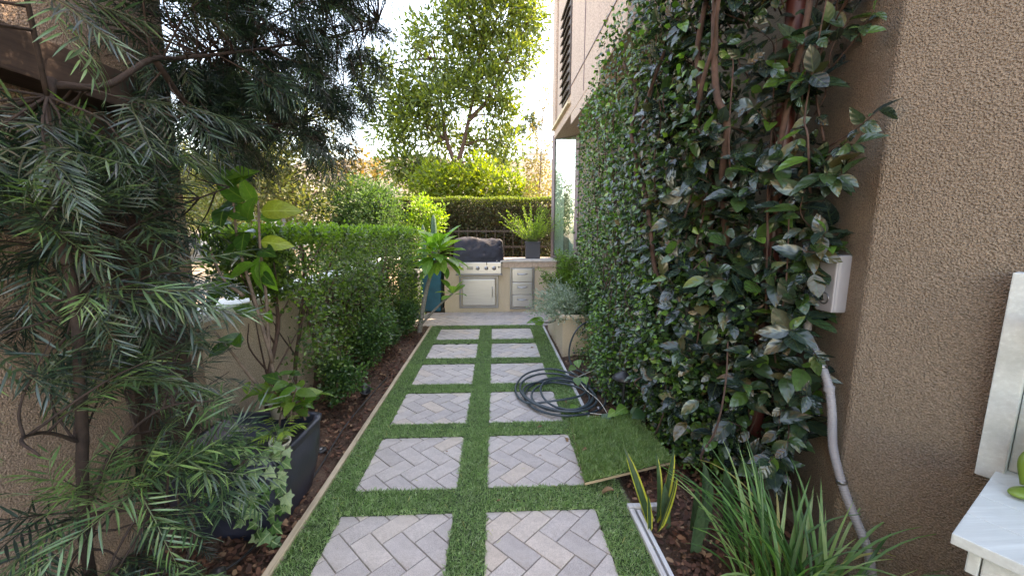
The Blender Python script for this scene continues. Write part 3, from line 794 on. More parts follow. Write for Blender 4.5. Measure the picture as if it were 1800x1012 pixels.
# ------------------------------------------------------------------ potting bench at the right
A = Vector((1.27, .92)); Bp = Vector((1.81, 1.215)); ex = (Bp-A).normalized(); ey = Vector((ex.y, -ex.x))
HB = .73
BXF = Matrix(((ex.x, ey.x, 0, A.x), (ex.y, ey.y, 0, A.y), (0, 0, 1, 0), (0, 0, 0, 1)))   # x: front to wall, y: along the wall towards camera side
L_ = (Bp-A).length
t = thing("potting_bench", (1.7, .9, 0), "white painted wooden potting bench with upright back at the right edge", "bench")
def bb(name, a, mat, parent, bev=.004): return box(name, *a, mat, parent, bev, BXF)
for k in range(4):
    w0 = L_/4
    bb("board", (k*w0+.0008, (k+1)*w0-.0008, 0, 1.2, HB-.032, HB), M['bench_paint'], t, .003)
bb("apron", (.03, L_-.03, .03, .055, HB-.11, HB-.034), M['bench_paint'], t)
bb("apron", (.03, .055, .058, 1.15, HB-.11, HB-.034), M['bench_paint'], t)
bb("leg", (.03, .10, .058, .128, 0, HB-.112), M['bench_paint'], t)
bb("leg", (L_-.10, L_-.03, .058, .128, 0, HB-.112), M['bench_paint'], t)
bb("back_post", (L_-.07, L_+.0, -.045, .02, HB-.035, 1.425), M['bench_paint'], t)
bb("back_panel", (L_-.03, L_-.012, .022, 1.2, HB+.002, 1.35), M['bench_paint'], t)
bb("shelf", (L_-.24, L_-.032, .06, 1.2, 1.27, 1.295), M['bench_paint'], t)
bb("lower_shelf", (.05, L_-.05, .13, 1.1, .22, .245), M['bench_paint'], t)
for sx_, sz_ in ((.02, 1.38), (.05, 1.1), (.02, .78), (.05, 1.25)):
    pz = BXF @ Vector((L_-.07+sx_, -.046, sz_)); o = lathe("screw", [(.0035, 0), (.003, .0015), (.001, .0018)], (0, 0, 0), M['steel_dark'], None, 10)
    o.parent = t; o.matrix_local = parent_matrix(t).inverted() @ (Matrix.Translation(pz) @ BXF.to_3x3().to_4x4() @ Matrix.Rotation(PI/2, 4, 'X'))
# frog ornament
fo = BXF @ Vector((L_-.16, .175, HB))
t = thing("frog_ornament", fo, "glossy green frog ornament sitting on the white bench", "ornament"); t.scale = (1.25,)*3
def blob(name, c, r, mat, parent, seg=20, sub=12, rot=None):
    bm = bmesh.new(); bmesh.ops.create_uvsphere(bm, u_segments=seg, v_segments=sub, radius=1)
    bmesh.ops.scale(bm, vec=r, verts=bm.verts)
    if rot is not None: bmesh.ops.rotate(bm, cent=(0, 0, 0), matrix=rot, verts=bm.verts)
    bmesh.ops.translate(bm, vec=c, verts=bm.verts)
    o = link(name, bm_mesh(bm, name, True), None, mat); o.parent = parent; return o
blob("torso", (0, 0, .085), (.06, .055, .085), M['frog'], t)
blob("belly", (-.03, .012, .08), (.038, .04, .062), M['frog_y'], t)
hd = blob("head", (-.01, 0, .19), (.055, .062, .042), M['frog'], t)
for s in (-1, 1):
    blob("eye", (-.02, s*.035, .228), (.018, .018, .018), M['frog'], t)
    o = tube("arm", [(-.02, s*.052, .135), (-.05, s*.07, .09), (-.06, s*.055, .03)], .018, .013, M['frog'], None, 10); o.parent = t
    blob("foot", (-.065, s*.05, .013), (.045, .022, .013), M['frog'], t)
    blob("thigh", (.0, s*.06, .04), (.05, .026, .038), M['frog'], t)
# white bucket under the bench
bc = BXF @ Vector((.16, .22, 0))
t = thing("bucket", (bc.x, bc.y, .0), "white plastic bucket standing under the bench", "bucket")
o = lathe("bucket_body", [(.10, 0), (.125, .3), (.135, .56), (.142, .565), (.142, .585), (.128, .586), (.118, .3), (.095, .02)], (0, 0, 0), M['white_paint'], None, 28); o.parent = t

# ------------------------------------------------------------------ hose coil
t = thing("garden_hose", (.5, 3.5, 0), "dark green rubber hose coiled loosely on turf beside the climber", "hose")
pts = []; turns = 5
for k in range(turns*14):
    a = 2*PI*k/14; tn = k/14
    rr = .30+.055*math.sin(tn*2.4)+.02*math.sin(a*2+tn)
    cx = .60+.05*math.sin(tn*1.7); cy = 3.43+.05*math.cos(tn*2.1)
    pts.append((cx+rr*1.02*math.cos(a), cy+rr*math.sin(a)*1.22, .022+.011*(tn) + .008*math.sin(a*1.5+tn)))
tube("coil", pts, .0100, .0100, M['hose'], t, 9, 3)
tube("loose_loop", [(.86, 3.88, .05), (.6, 4.05, .06), (.33, 3.96, .045), (.19, 3.62, .03), (.26, 3.28, .04), (.5, 3.22, .075), (.78, 3.32, .08), (.90, 3.6, .07)], .0100, .0100, M['hose'], t, 9, 8)
tube("riser", [(.90, 3.6, .07), (.94, 3.95, .04), (.87, 4.15, .03), (.83, 4.22, .15), (.85, 4.22, .32), (.92, 4.22, .46), (1.05, 4.3, .52), (1.2, 4.4, .5)], .0100, .0100, M['hose'], t, 9, 8)
lathe("nozzle", [(.013, 0), (.017, .01), (.017, .035), (.012, .04)], (.88, 3.12, .02), M['steel_dark'], t, 12)

# path light
t = thing("path_light", (1.05, 3.0, 0), "black mushroom cap path light half hidden in the climber", "lamp")
o = tube("stem", [(0, 0, 0), (0, 0, .2), (.0, 0, .38)], .013, .011, M['black'], None, 10); o.parent = t
o = lathe("cap", [(.095, 0), (.098, .006), (.07, .03), (.03, .058), (.006, .066)], (0, 0, .36), M['black'], None, 28); o.parent = t
# black uplight disc and drip bits in the bed
t = thing("ground_light", (-1.25, 2.62, 0), "small round black ground light sunk in the mulch by the planter", "lamp")
o = lathe("housing", [(.03, .0), (.042, .012), (.042, .022), (.03, .026)], (0, 0, 0), M['black'], None, 24); o.parent = t
o = lathe("lens", [(.018, 0), (.019, .006), (.01, .008)], (0, 0, .0265), M['steel_dark'], None, 16); o.parent = t
t = thing("nursery_pot", (-1.24, 3.55, 0), "small black nursery pot lying against the low shrubs", "pot")
o = lathe("pot_wall", [(.035, 0), (.05, .07), (.054, .072), (.054, .08), (.047, .08), (.035, .01)], (0, 0, 0), M['black'], None, 20); o.parent = t; o.rotation_euler = (.5, .3, 0); o.location = (0, 0, .02)
t = tube("irrigation_tube", [(-1.7, 1.3, .02), (-1.45, 1.5, .02), (-1.25, 1.62, .03), (-1.2, 1.8, .015), (-1.16, 2.3, .015), (-1.2, 3.0, .02), (-1.15, 4.0, .02)], .006, .006, M['black'], None, 7)
props(t, "thin black irrigation tube snaking through the mulch", "irrigation tube")
t = thing("spotlight", (-1.12, 1.42, 0), "black garden spotlight lying in the mulch at bottom left", "lamp")
o = tube("lamp_body", [(0, 0, .03), (-.05, .06, .07), (-.09, .12, .11)], .026, .03, M['black'], None, 14); o.parent = t
o = tube("spike", [(0.0, 0, .04), (.02, -.01, .0), (.03, -.02, -.04)], .01, .005, M['black'], None, 8); o.parent = t

# ------------------------------------------------------------------ loose turf mat on a board
tm = thing("turf_mat", (.8, 2.55, .05), "loose square of darker artificial turf on a board, resting on the path edge", "turf mat")
mc = [Vector((.53, 2.12, .045)), Vector((1.10, 2.22, .10)), Vector((1.12, 2.93, .045)), Vector((.60, 2.93, .02))]
bm = bmesh.new()
lo = [bm.verts.new(c) for c in mc]; hi = [bm.verts.new(c+Vector((0, 0, .016))) for c in mc]
bm.faces.new(lo[::-1]); bm.faces.new(hi)
for i in range(4): bm.faces.new((lo[i], lo[(i+1) % 4], hi[(i+1) % 4], hi[i]))
link("board", bm_mesh(bm, "board"), tm, M['ply'])
bm = bmesh.new(); z2 = Vector((0, 0, .017)); z3 = Vector((0, 0, .023))
lo = [bm.verts.new(c+z2) for c in mc]; hi = [bm.verts.new(c+z3) for c in mc]
bm.faces.new(lo[::-1]); bm.faces.new(hi)
for i in range(4): bm.faces.new((lo[i], lo[(i+1) % 4], hi[(i+1) % 4], hi[i]))
link("backing", bm_mesh(bm, "backing"), tm, M['turf_base'])
n = 26000; a_, b__ = rng.random(n), rng.random(n)
c0, c1, c2, c3 = [np.array(c) for c in mc]
P = ((1-a_)*(1-b__))[:, None]*c0+(a_*(1-b__))[:, None]*c1+(a_*b__)[:, None]*c2+((1-a_)*b__)[:, None]*c3+[0, 0, .022]
D = rvec(n, .6); D[:, 2] = rng.uniform(.4, 1.1, n); D[:, 0] += .3
scatter("pile", blade, P, D, rvec(n), rng.uniform(.022, .045, n), M['turf_dark'], tm, W=rng.uniform(.03, .045, n))

# ================================================================== PLANTS
T_DIA = diamond(.28, .10); T_DIAW = diamond(.42, .12); T_NAR = diamond(.10, .03)
T_OVAL = leaf_tmpl(4, .27, .14, .18, 'oval'); T_OVAL2 = leaf_tmpl(3, .33, .16, .1, 'ovate')
T_OVALB = leaf_tmpl(6, .27, .12, .25, 'oval')
T_LANCE = leaf_tmpl(4, .038, .12, .22, 'lance')

def curve_mesh_branches(name, lines, mat, parent, kind=None):
    """lines: (pts, r0, r1); one joined part"""
    o = link(name, geo_mesh(name, [tube_geo(catmull(p, 4), a, c, 6, .25) for p, a, c in lines]), parent, mat)
    if kind: o['kind'] = kind
    return o
def ell_points(c, r, n, shell=.45):
    d = rvec(n); d /= np.linalg.norm(d, axis=1)[:, None]
    q = (shell+(1-shell)*rng.random(n)**.5)
    return np.array(c)+d*q[:, None]*np.array(r), d
def cloud(name, blobs, per, L, mat, parent, tmpl=T_DIA, up=.25, flat=1., kind='stuff', clump=0, droop=0):
    PP = []; DD = []; NN = []
    for bl in blobs:
        c, r = bl[:3], (bl[3:] if len(bl) > 4 else (bl[3],)*3)
        if len(r) == 1: r = (r[0],)*3
        n = int(per*(r[0]*r[1]+r[0]*r[2]+r[1]*r[2])*4.2)
        if clump:
            nc = max(3, n//clump); pc, dc = ell_points(c, r, nc, .3)
            idx = rng.integers(0, nc, n); P = pc[idx]+rvec(n, np.mean(L)*.9); d = dc[idx]
            D = d*.8+rvec(n, .55)+(P-pc[idx])/np.mean(L)*.5
        else:
            P, d = ell_points(c, r, n); D = d+rvec(n, .7)
        D[:, 2] += up-droop; PP.append(P); DD.append(D); NN.append(d*.6+rvec(n, .5)+[0, 0, .5])
    P = np.concatenate(PP); D = np.concatenate(DD); N = np.concatenate(NN); n = len(P)
    return scatter(name, tmpl, P, D, N, rng.uniform(L[0], L[1], n), mat, parent, kind=kind)
def branches_to(name, base, forks, blobs, mat, parent, r0, r1=.006, sag=0):
    """limbs from the nearest fork point to every blob centre"""
    lines = []
    for bl in blobs:
        c = np.array(bl[:3]); f = min(forks, key=lambda q: np.linalg.norm(np.array(q)-c)+.3*max(0, q[2]-c[2]))
        f = np.array(f, float); mid = (f+c)/2+rng.normal(0, .08, 3)*np.linalg.norm(c-f)+np.array([0, 0, -sag])
        lines.append(([f, mid, c], r0, r1))
        for k in range(3):
            e = c+rng.normal(0, 1, 3)*bl[3]*.55; lines.append(([mid*.4+c*.6, (c+e)/2, e], r1*1.1, r1*.4))
    return curve_mesh_branches(name, lines, mat, parent)

# ---- back hedge
t = thing("clipped_hedge", (-.4, 9.5, 0), "tall clipped conifer hedge across the back with sunlit flat top", "hedge")
n = 46000
P = np.stack([rng.uniform(-3.4, 1.6, n), 9.15+rng.random(n)**1.8*.8, rng.uniform(.0, 2.24, n)], 1)
P[:, 1] += .05*np.sin(P[:, 0]*5)+.05*np.sin(P[:, 2]*6+P[:, 0]*3)
D = rvec(n, .6)+[0, -.6, .3]
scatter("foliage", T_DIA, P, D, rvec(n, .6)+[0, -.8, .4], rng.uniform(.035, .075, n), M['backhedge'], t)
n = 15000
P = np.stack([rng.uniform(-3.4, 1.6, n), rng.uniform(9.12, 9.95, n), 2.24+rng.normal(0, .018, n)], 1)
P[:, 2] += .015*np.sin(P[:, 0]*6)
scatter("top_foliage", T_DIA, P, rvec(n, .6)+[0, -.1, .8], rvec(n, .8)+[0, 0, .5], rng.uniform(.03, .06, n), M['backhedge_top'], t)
lines = [([(x, 9.55, 0), (x+random.uniform(-.1, .1), 9.5, 1), (x+random.uniform(-.2, .2), 9.45, 2.1)], .03, .008) for x in np.arange(-3.2, 1.5, .35)]
curve_mesh_branches("stems", lines, M['bark'], t)
box("core_block", -3.4, 1.6, 9.62, 9.9, 0, 2.1, M['bark'], t, .02)  # plain solid box added inside the hedge to stop light coming through

# ---- left clipped hedge with bare legs
t = thing("clipped_hedge", (-1.65, 4.6, 0), "clipped green hedge along the left wall, flat bright top and bare stems", "hedge")
def hx(y, z):   # front face of the hedge
    return -1.40 + .07*np.sin(y*4.1+z*3) + .05*np.sin(y*9-z*6) + .12*np.clip((y-4.2)/2.6, 0, 1)
def hedge_pts(n, yr, zr, depth=.5, pw=1.6):
    y = rng.uniform(*yr, n); z = rng.uniform(*zr, n)
    x = hx(y, z) - rng.random(n)**pw*depth
    return np.stack([x, y, z], 1)
def lowz(y): return np.where(y < 3.3, 1.12, np.where(y < 4.6, 1.12-(y-3.3)*.75, .12))
P = hedge_pts(20500, (2.62, 7.0), (.1, 1.53))
keep = P[:, 2] > lowz(P[:, 1]) + .10*np.sin(P[:, 1]*11)+rng.normal(0, .05, len(P)); P = P[keep]; n = len(P)
D = rvec(n, .55)+[.55, -.1, .1]
scatter("foliage", T_OVAL2, P, D, rvec(n, .45)+[.5, -.3, .6], rng.uniform(.026, .046, n), M['hedge'], t)
n = 2600; y = rng.uniform(2.8, 4.6, n); cl = rng.integers(0, 60, n); cy = rng.uniform(2.8, 4.6, 60); cz = rng.uniform(.35, 1.15, 60)
P = np.stack([hx(cy[cl], cz[cl])-.06+rng.normal(0, .06, n), cy[cl]+rng.normal(0, .09, n), cz[cl]+rng.normal(0, .07, n)], 1)
scatter("lower_foliage", T_OVAL2, P, rvec(n, .6)+[.4, -.1, .1], rvec(n, .45)+[.5, -.3, .6], rng.uniform(.024, .042, n), M['hedge'], t)
# near end face and top
n = 2600; P = np.stack([-1.40-rng.random(n)*.5, 2.62+rng.random(n)**2*.25, rng.uniform(1.12, 1.52, n)], 1)
scatter("end_foliage", T_OVAL2, P, rvec(n, .55)+[0, -.5, .1], rvec(n, .45)+[.3, -.6, .6], rng.uniform(.026, .046, n), M['hedge'], t)
n = 11000; P = np.stack([rng.uniform(-1.92, -1.38, n), rng.uniform(2.6, 7.0, n), 1.515+rng.normal(0, .030, n)], 1); P[:, 2] += .022*np.sin(P[:, 1]*7)+.014*np.sin(P[:, 1]*19+P[:, 0]*9); P[:, 0] += .12*np.clip((P[:, 1]-4.2)/2.6, 0, 1)*(P[:, 0] > -1.6)
scatter("top_leaves", T_OVAL2, P, rvec(n, .5)+[.1, -.1, .8], rvec(n, .6)+[0, 0, .8], rng.uniform(.024, .042, n), M['hedge_pale'], t)  # paler leaf set along the top of the hedge
n = 1500; sh_ = rng.integers(0, 130, n); sx_ = rng.uniform(-1.85, -1.30, 130); sy_ = rng.uniform(2.65, 6.9, 130); f_ = rng.random(n)
P = np.stack([sx_[sh_]+rng.normal(0, .012, n), sy_[sh_]+rng.normal(0, .012, n), 1.50+f_*.09*(.4+(sh_ % 7)/7)], 1)
scatter("shoots", T_OVAL2, P, rvec(n, .6)+[0, 0, .7], rvec(n, .6)+[0, 0, .8], rng.uniform(.022, .04, n), M['hedge'], t)
for k in range(11):
    y = 2.72+k*.38; x = -1.66+random.uniform(-.06, .06)
    p0 = (x, y, -.03); p1 = (x+random.uniform(-.08, .08), y+random.uniform(-.1, .1), .45); p2 = (x+random.uniform(-.05, .12), y+random.uniform(-.12, .12), .95); p3 = (x+random.uniform(-.1, .15), y+random.uniform(-.2, .2), 1.4)
    s_ = tube("stem", [p0, p1, p2, p3], random.uniform(.016, .026), .008, M['bark'], t, 8, 6, .2)
    lines = []
    for q in range(7):
        b0 = np.array(p1)+(np.array(p2)-np.array(p1))*random.random()
        e = b0+np.array([random.uniform(-.05, .28), random.uniform(-.35, .35), random.uniform(.2, .6)])
        lines.append(([b0, (b0+e)/2+rng.normal(0, .04, 3), e], .007, .003))
    curve_mesh_branches("branch", lines, M['bark'], s_)

# ---- low small leaved shrubs along the path
def low_shrub(x, y, r, h, label, n=2600):
    t = thing("low_shrub", (x, y, 0), label, "shrub", "low shrubs in front of the left hedge")
    blobs = []
    for k in range(7):
        a = random.uniform(0, 2*PI); q = random.random()*.55
        blobs.append((x+r*q*math.cos(a), y+r*1.2*q*math.sin(a), h*random.uniform(.35, .8), r*random.uniform(.35, .55)))
    cloud("foliage", blobs, n/sum(b_[3]**2*12.6 for b_ in blobs), (.024, .042), M['shrub'], t, T_OVAL2, clump=7)
    branches_to("stems", None, [(x, y, 0), (x+.03, y, .1)], blobs, M['bark'], t, .009, .003)
low_shrub(-1.36, 3.35, .24, .46, "low glossy shrub nearest the dark planter", 2400)
low_shrub(-1.33, 4.05, .27, .78, "second low shrub from the dark planter, in front of hedge stems", 3800)
low_shrub(-1.34, 4.80, .28, .70, "third low shrub from the dark planter, filling under the hedge", 3600)
low_shrub(-1.30, 5.55, .26, .55, "farthest low shrub, next to the plumeria trunk", 3000)

# ---- podocarpus: spray meshes
def spray_mesh(seed, L=.27, n=26, la=.078, mat=None, droopy=.15, dense=False):
    r = np.random.default_rng(seed)
    t_ = np.linspace(.06, 1, n); az = r.uniform(-.25, .25)
    cx = t_*L; cy = az*L*t_**2; cz = -droopy*L*t_**2
    P = np.stack([cx, cy, cz], 1)+r.normal(0, .001, (n, 3)); side = np.where(np.arange(n) % 2 == 0, 1, -1)
    tang = np.stack([np.ones(n), 2*az*t_, -2*droopy*t_], 1)
    spread = (1.05-.55*t_)+r.normal(0, .12, n); roll = r.normal(0, .32, n)
    lat = np.stack([0*t_, side*np.cos(roll), np.sin(roll)-.12], 1)
    D = tang*.75+lat*spread[:, None]
    N = np.stack([r.normal(0, .3, n), r.normal(0, .3, n), np.ones(n)], 1)
    LL = la*(.75+.35*np.sin(PI*t_**.8))*r.uniform(.85, 1.12, n)
    me = scatter_mesh("spray", T_LANCE, P, D, N, LL, r.random(n)*.45+.0*n+(r.random()**3)*.5)
    # add the twig to the same mesh
    bm = bmesh.new(); bm.from_mesh(me)
    V, F = tube_geo(P[::5] if n > 10 else P, .0017, .0008, 4)
    vs = [bm.verts.new(tuple(map(float, v_))) for v_ in V]
    for f in F: bm.faces.new([vs[i] for i in f]).smooth = True
    bm.to_mesh(me); bm.free()
    me.materials.clear(); me.materials.append(mat); return me
SPR = [spray_mesh(100+i, random.uniform(.20, .31), random.choice((22, 26, 30)), random.uniform(.070, .100), M['podo'], random.uniform(.05, .3)) for i in range(12)]
SPRL = [spray_mesh(200+i, random.uniform(.22, .33), random.choice((22, 26, 30)), random.uniform(.075, .102), M['podo_light'], random.uniform(.05, .3)) for i in range(8)]
def mesh_arrays(me):
    n = len(me.vertices); V = np.empty(n*3, np.float32); me.vertices.foreach_get("co", V)
    A_ = np.empty(n*3, np.float32); me.attributes["lf"].data.foreach_get("vector", A_)
    li = np.empty(len(me.loops), np.int32); me.loops.foreach_get("vertex_index", li)
    lt = np.empty(len(me.polygons), np.int32); me.polygons.foreach_get("loop_total", lt)
    return V.reshape(-1, 3), A_.reshape(-1, 3), li, lt
def join_instances(name, items, arrays, mat, parent):
    Vs = []; As = []; Ls = []; Ts = []; off = 0
    for k, R, p, s in items:
        V, A_, li, lt = arrays[k]; Vs.append((V*s) @ R.T + p); B = A_.copy(); B[:, 2] = (B[:, 2]+random.random()) % 1; As.append(B); Ls.append(li+off); Ts.append(lt); off += len(V)
    V = np.concatenate(Vs).astype(np.float32); A_ = np.concatenate(As).astype(np.float32); li = np.concatenate(Ls).astype(np.int32); lt = np.concatenate(Ts).astype(np.int32)
    me = bpy.data.meshes.new(name); me.vertices.add(len(V)); me.vertices.foreach_set("co", V.ravel())
    me.loops.add(len(li)); me.loops.foreach_set("vertex_index", li); me.polygons.add(len(lt))
    me.polygons.foreach_set("loop_start", np.concatenate([[0], np.cumsum(lt)[:-1]]).astype(np.int32)); me.polygons.foreach_set("loop_total", lt)
    me.polygons.foreach_set("use_smooth", np.ones(len(lt), bool)); me.update(calc_edges=True)
    at = me.attributes.new("lf", 'FLOAT_VECTOR', 'POINT'); at.data.foreach_set("vector", A_.ravel())
    o = link(name, me, parent, mat); o['kind'] = 'stuff'; return o

POD = thing("feathery_tree", (-1.45, 1.32, 0), "large tree with long narrow dark leaves arching over the path at left", "tree")
trunk = tube("trunk", [(-1.50, 1.32, -.05), (-1.47, 1.31, .5), (-1.40, 1.30, .95), (-1.36, 1.30, 1.34), (-1.40, 1.33, 1.75), (-1.40, 1.38, 2.04)], .018, .013, M['bark_dark'], POD, 10, 8, .12)
limbs = {
 'a': [(-1.40, 1.38, 2.02), (-1.37, 1.53, 2.07), (-1.33, 1.69, 2.22), (-1.35, 1.9, 2.31), (-1.18, 2.25, 2.5), (-.95, 2.6, 2.72), (-.75, 2.8, 2.9)],
 'b': [(-1.40, 1.36, 1.98), (-1.30, 1.25, 2.25), (-1.22, 1.15, 2.55), (-1.1, 1.3, 2.85)],
 'c': [(-1.37, 1.30, 1.30), (-1.42, 1.5, 1.5), (-1.46, 1.75, 1.62), (-1.35, 2.1, 1.78)],
 'd': [(-1.42, 1.30, .85), (-1.38, 1.18, .95), (-1.30, 1.05, 1.0), (-1.2, 1.0, .98)],
 'e': [(-1.45, 1.31, .60), (-1.36, 1.36, .80), (-1.22, 1.40, .92), (-1.08, 1.46, .92)],
 'f': [(-1.34, 1.72, 2.23), (-1.38, 1.95, 2.12), (-1.32, 2.25, 2.12), (-1.15, 2.5, 2.2)],
 'g': [(-1.48, 1.31, .40), (-1.38, 1.28, .58), (-1.22, 1.26, .62), (-1.05, 1.32, .58)],
 'h': [(-1.34, 1.9, 2.31), (-1.5, 2.3, 2.5), (-1.5, 2.7, 2.7)],
}
LP = []
for k, p in limbs.items():
    tube("limb", p, .0125 if k in 'acf' else .007, .003, M['bark_dark'], POD, 8, 6, .15); LP += [(q, k) for q in catmull(p, 5)]
clusters = []
def addc(n, xr, yr, zr, s, cond=None, bias=None):
    c = 0
    while c < n:
        p = np.array([random.uniform(*xr), random.uniform(*yr), random.uniform(*zr)])
        if cond and not cond(p): continue
        clusters.append((p, s)); c += 1
# dense crown over the path: its lower right edge slopes down to the left
addc(195, (-1.75, -.50), (1.95, 3.1), (2.15, 3.35), 10, lambda p: p[0] < -.62-(2.95-p[2])*.60*(p[2] < 2.95) and p[2] > 1.95+ (p[0]+1.4)*.3)
addc(34, (-1.7, -.98), (2.1, 2.9), (1.92, 2.35), 8)
# upper left, lets the wall show
addc(20, (-1.65, -.95), (.9, 1.8), (2.05, 2.75), 6)
addc(60, (-1.79, -1.25), (1.95, 2.75), (2.0, 3.0), 10)
addc(50, (-1.70, -1.05), (1.05, 2.0), (1.25, 2.0), 6, lambda p: p[0] < -.74*p[1]-.12)
addc(6, (-1.75, -1.6), (1.9, 2.25), (1.45, 2.0), 5)
addc(9, (-1.6, -1.1), (.9, 1.6), (.9, 1.3), 4) or addc(7, (-1.7, -1.25), (1.1, 1.8), (.9, 1.3), 5)
addc(15, (-1.5, -.95), (1.1, 1.55), (.62, .95), 5)
addc(13, (-1.5, -1.0), (1.02, 1.45), (.34, .60), 5)
items = []; twigs = []
for p, ns in clusters:
    q, _ = min(LP, key=lambda a: np.linalg.norm(a[0]-p)); q = np.array(q); out = p-q; dist = np.linalg.norm(out)
    out = out/(dist+1e-6); out = out + np.array([.25, .1, -.15]); out /= np.linalg.norm(out)
    mid = (p+q)/2+rng.normal(0, .05, 3)*dist
    end = p+out*.15
    twigs.append(([q, mid, p, end], .0045, .0015))
    for j in range(ns):
        f = random.random(); b0 = mid*(1-f)*.35+p*(.65+.35*f)-mid*0 if False else p+(mid-p)*f*.5
        d = out+rng.normal(0, .55, 3); d[2] -= .10; d[0] += .15
        N = np.array([rng.normal(0, .45), rng.normal(0, .45), 1.])
        R = frames(d[None], N[None])[0]; s = random.uniform(.75, 1.15)
        if p[1] > 1.9 and p[2] > 1.9: s *= .8
        # stay in front of the house wall and off the lens
        tip = b0+R[:, 0]*.3
        if min(b0[0], tip[0]) < -1.80 and b0[1] < 2.35: continue
        if tip[0]-.02*0 > -.45: continue
        dc = np.linalg.norm(b0-CAMP); 
        if min(dc, np.linalg.norm(tip-CAMP)) < .95: continue
        items.append((random.randrange(len(SPR)), R, b0, s, dc/s))
curve_mesh_branches("twigs", twigs, M['bark_dark'], POD, 'stuff')
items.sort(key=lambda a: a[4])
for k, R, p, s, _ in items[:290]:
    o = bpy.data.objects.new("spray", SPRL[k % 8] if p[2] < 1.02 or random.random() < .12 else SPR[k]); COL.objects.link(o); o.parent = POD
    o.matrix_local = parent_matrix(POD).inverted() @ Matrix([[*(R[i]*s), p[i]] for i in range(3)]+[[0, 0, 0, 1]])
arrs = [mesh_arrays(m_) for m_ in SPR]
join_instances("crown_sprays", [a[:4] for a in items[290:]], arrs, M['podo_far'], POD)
print("podocarpus sprays", len(items))

# ---- right climber
VN = thing("climbing_hedge", (1.3, 3.2, 0), "dense dark leafy climber covering the right house wall with woody trunks", "climbing plant")
poly = np.array([(1.04, 4.80), (.98, 4.3), (.97, 3.5), (1.03, 2.95), (1.10, 2.55), (1.24, 2.18), (1.40, 1.92), (1.52, 1.74)])
seg_ = np.linalg.norm(np.diff(poly, axis=0), axis=1); cum = np.concatenate([[0], np.cumsum(seg_)]); TOT = cum[-1]
def surf(s):
    x = np.interp(s, cum, poly[:, 0]); y = np.interp(s, cum, poly[:, 1]); e = .02
    dx = np.interp(s+e, cum, poly[:, 0])-np.interp(s-e, cum, poly[:, 0]); dy = np.interp(s+e, cum, poly[:, 1])-np.interp(s-e, cum, poly[:, 1])
    l = np.hypot(dx, dy); return x, y, dy/l, -dx/l
def vine_pts(n, s0, s1, z0f, z1f, depth, bulge=.07, pw=1.3):
    s = rng.uniform(s0, s1, n); z = z0f(s)+(z1f(s)-z0f(s))*rng.random(n)
    x, y, nx_, ny_ = surf(s)
    w = bulge*(np.sin(s*5.3+z*2.7)+np.sin(s*2.1-z*4.9+1)+.6*np.sin(s*11+z*8))/2
    d = w - rng.random(n)**pw*depth
    return np.stack([x+nx_*d, y+ny_*d, z], 1), np.stack([nx_, ny_, 0*nx_], 1), s
one = lambda v_: (lambda s: np.full_like(s, v_))
# far small leaved part
topf = lambda s: 3.02+.12*np.sin(s*6)+.25*(s > .9)+.5*(s > 1.5)
P, N, s = vine_pts(17500, 0, 2.55, one(.02), topf, .45)
n = len(P); D = rvec(n, .55)+N*.35+[0, 0, -.35]; Lf = (.030+.022*np.clip(s/2.5, 0, 1))*rng.uniform(.75, 1.3, n)
scatter("small_foliage", T_OVAL2, P, D, N*.8+rvec(n, .4)+[0, 0, .45], Lf, M['vine_small'], VN)
# far end face
n = 3200; P = np.stack([rng.uniform(1.0, 1.55, n), 4.80+rng.normal(0, .05, n), rng.uniform(.5, 3.0, n)], 1)
scatter("end_foliage", T_OVAL2, P, rvec(n), rvec(n)+[-.3, -.3, .4], rng.uniform(.03, .045, n), M['vine_small'], VN)
# middle leaves
P, N, s = vine_pts(5600, 1.55, 3.1, one(.15), one(3.5), .38)
ok = ~((s > 2.3) & (P[:, 2] > .5) & (rng.random(len(P)) < .65)); P, N, s = P[ok], N[ok], s[ok]
n = len(P); D = rvec(n, .55)+N*.45+[0, 0, -.15]; Lf = (.050+.028*np.clip((s-1.6)/1.6, 0, 1))*rng.uniform(.75, 1.25, n)
scatter("foliage", T_OVAL, P, D, N*.9+rvec(n, .4)+[0, 0, .5], Lf, M['vine'], VN)
# hanging light shoots in the lower middle
P, N, s = vine_pts(5200, 1.25, 2.9, one(.03), lambda s: 1.25+.0*s, .22, .10)
n = len(P); D = rvec(n, .45)+N*.5+[0, 0, -.1]
scatter("young_foliage", T_OVAL2, P, D, N*.7+rvec(n, .45)+[0, 0, .5], rng.uniform(.025, .045, n), M['vine_small'], VN)
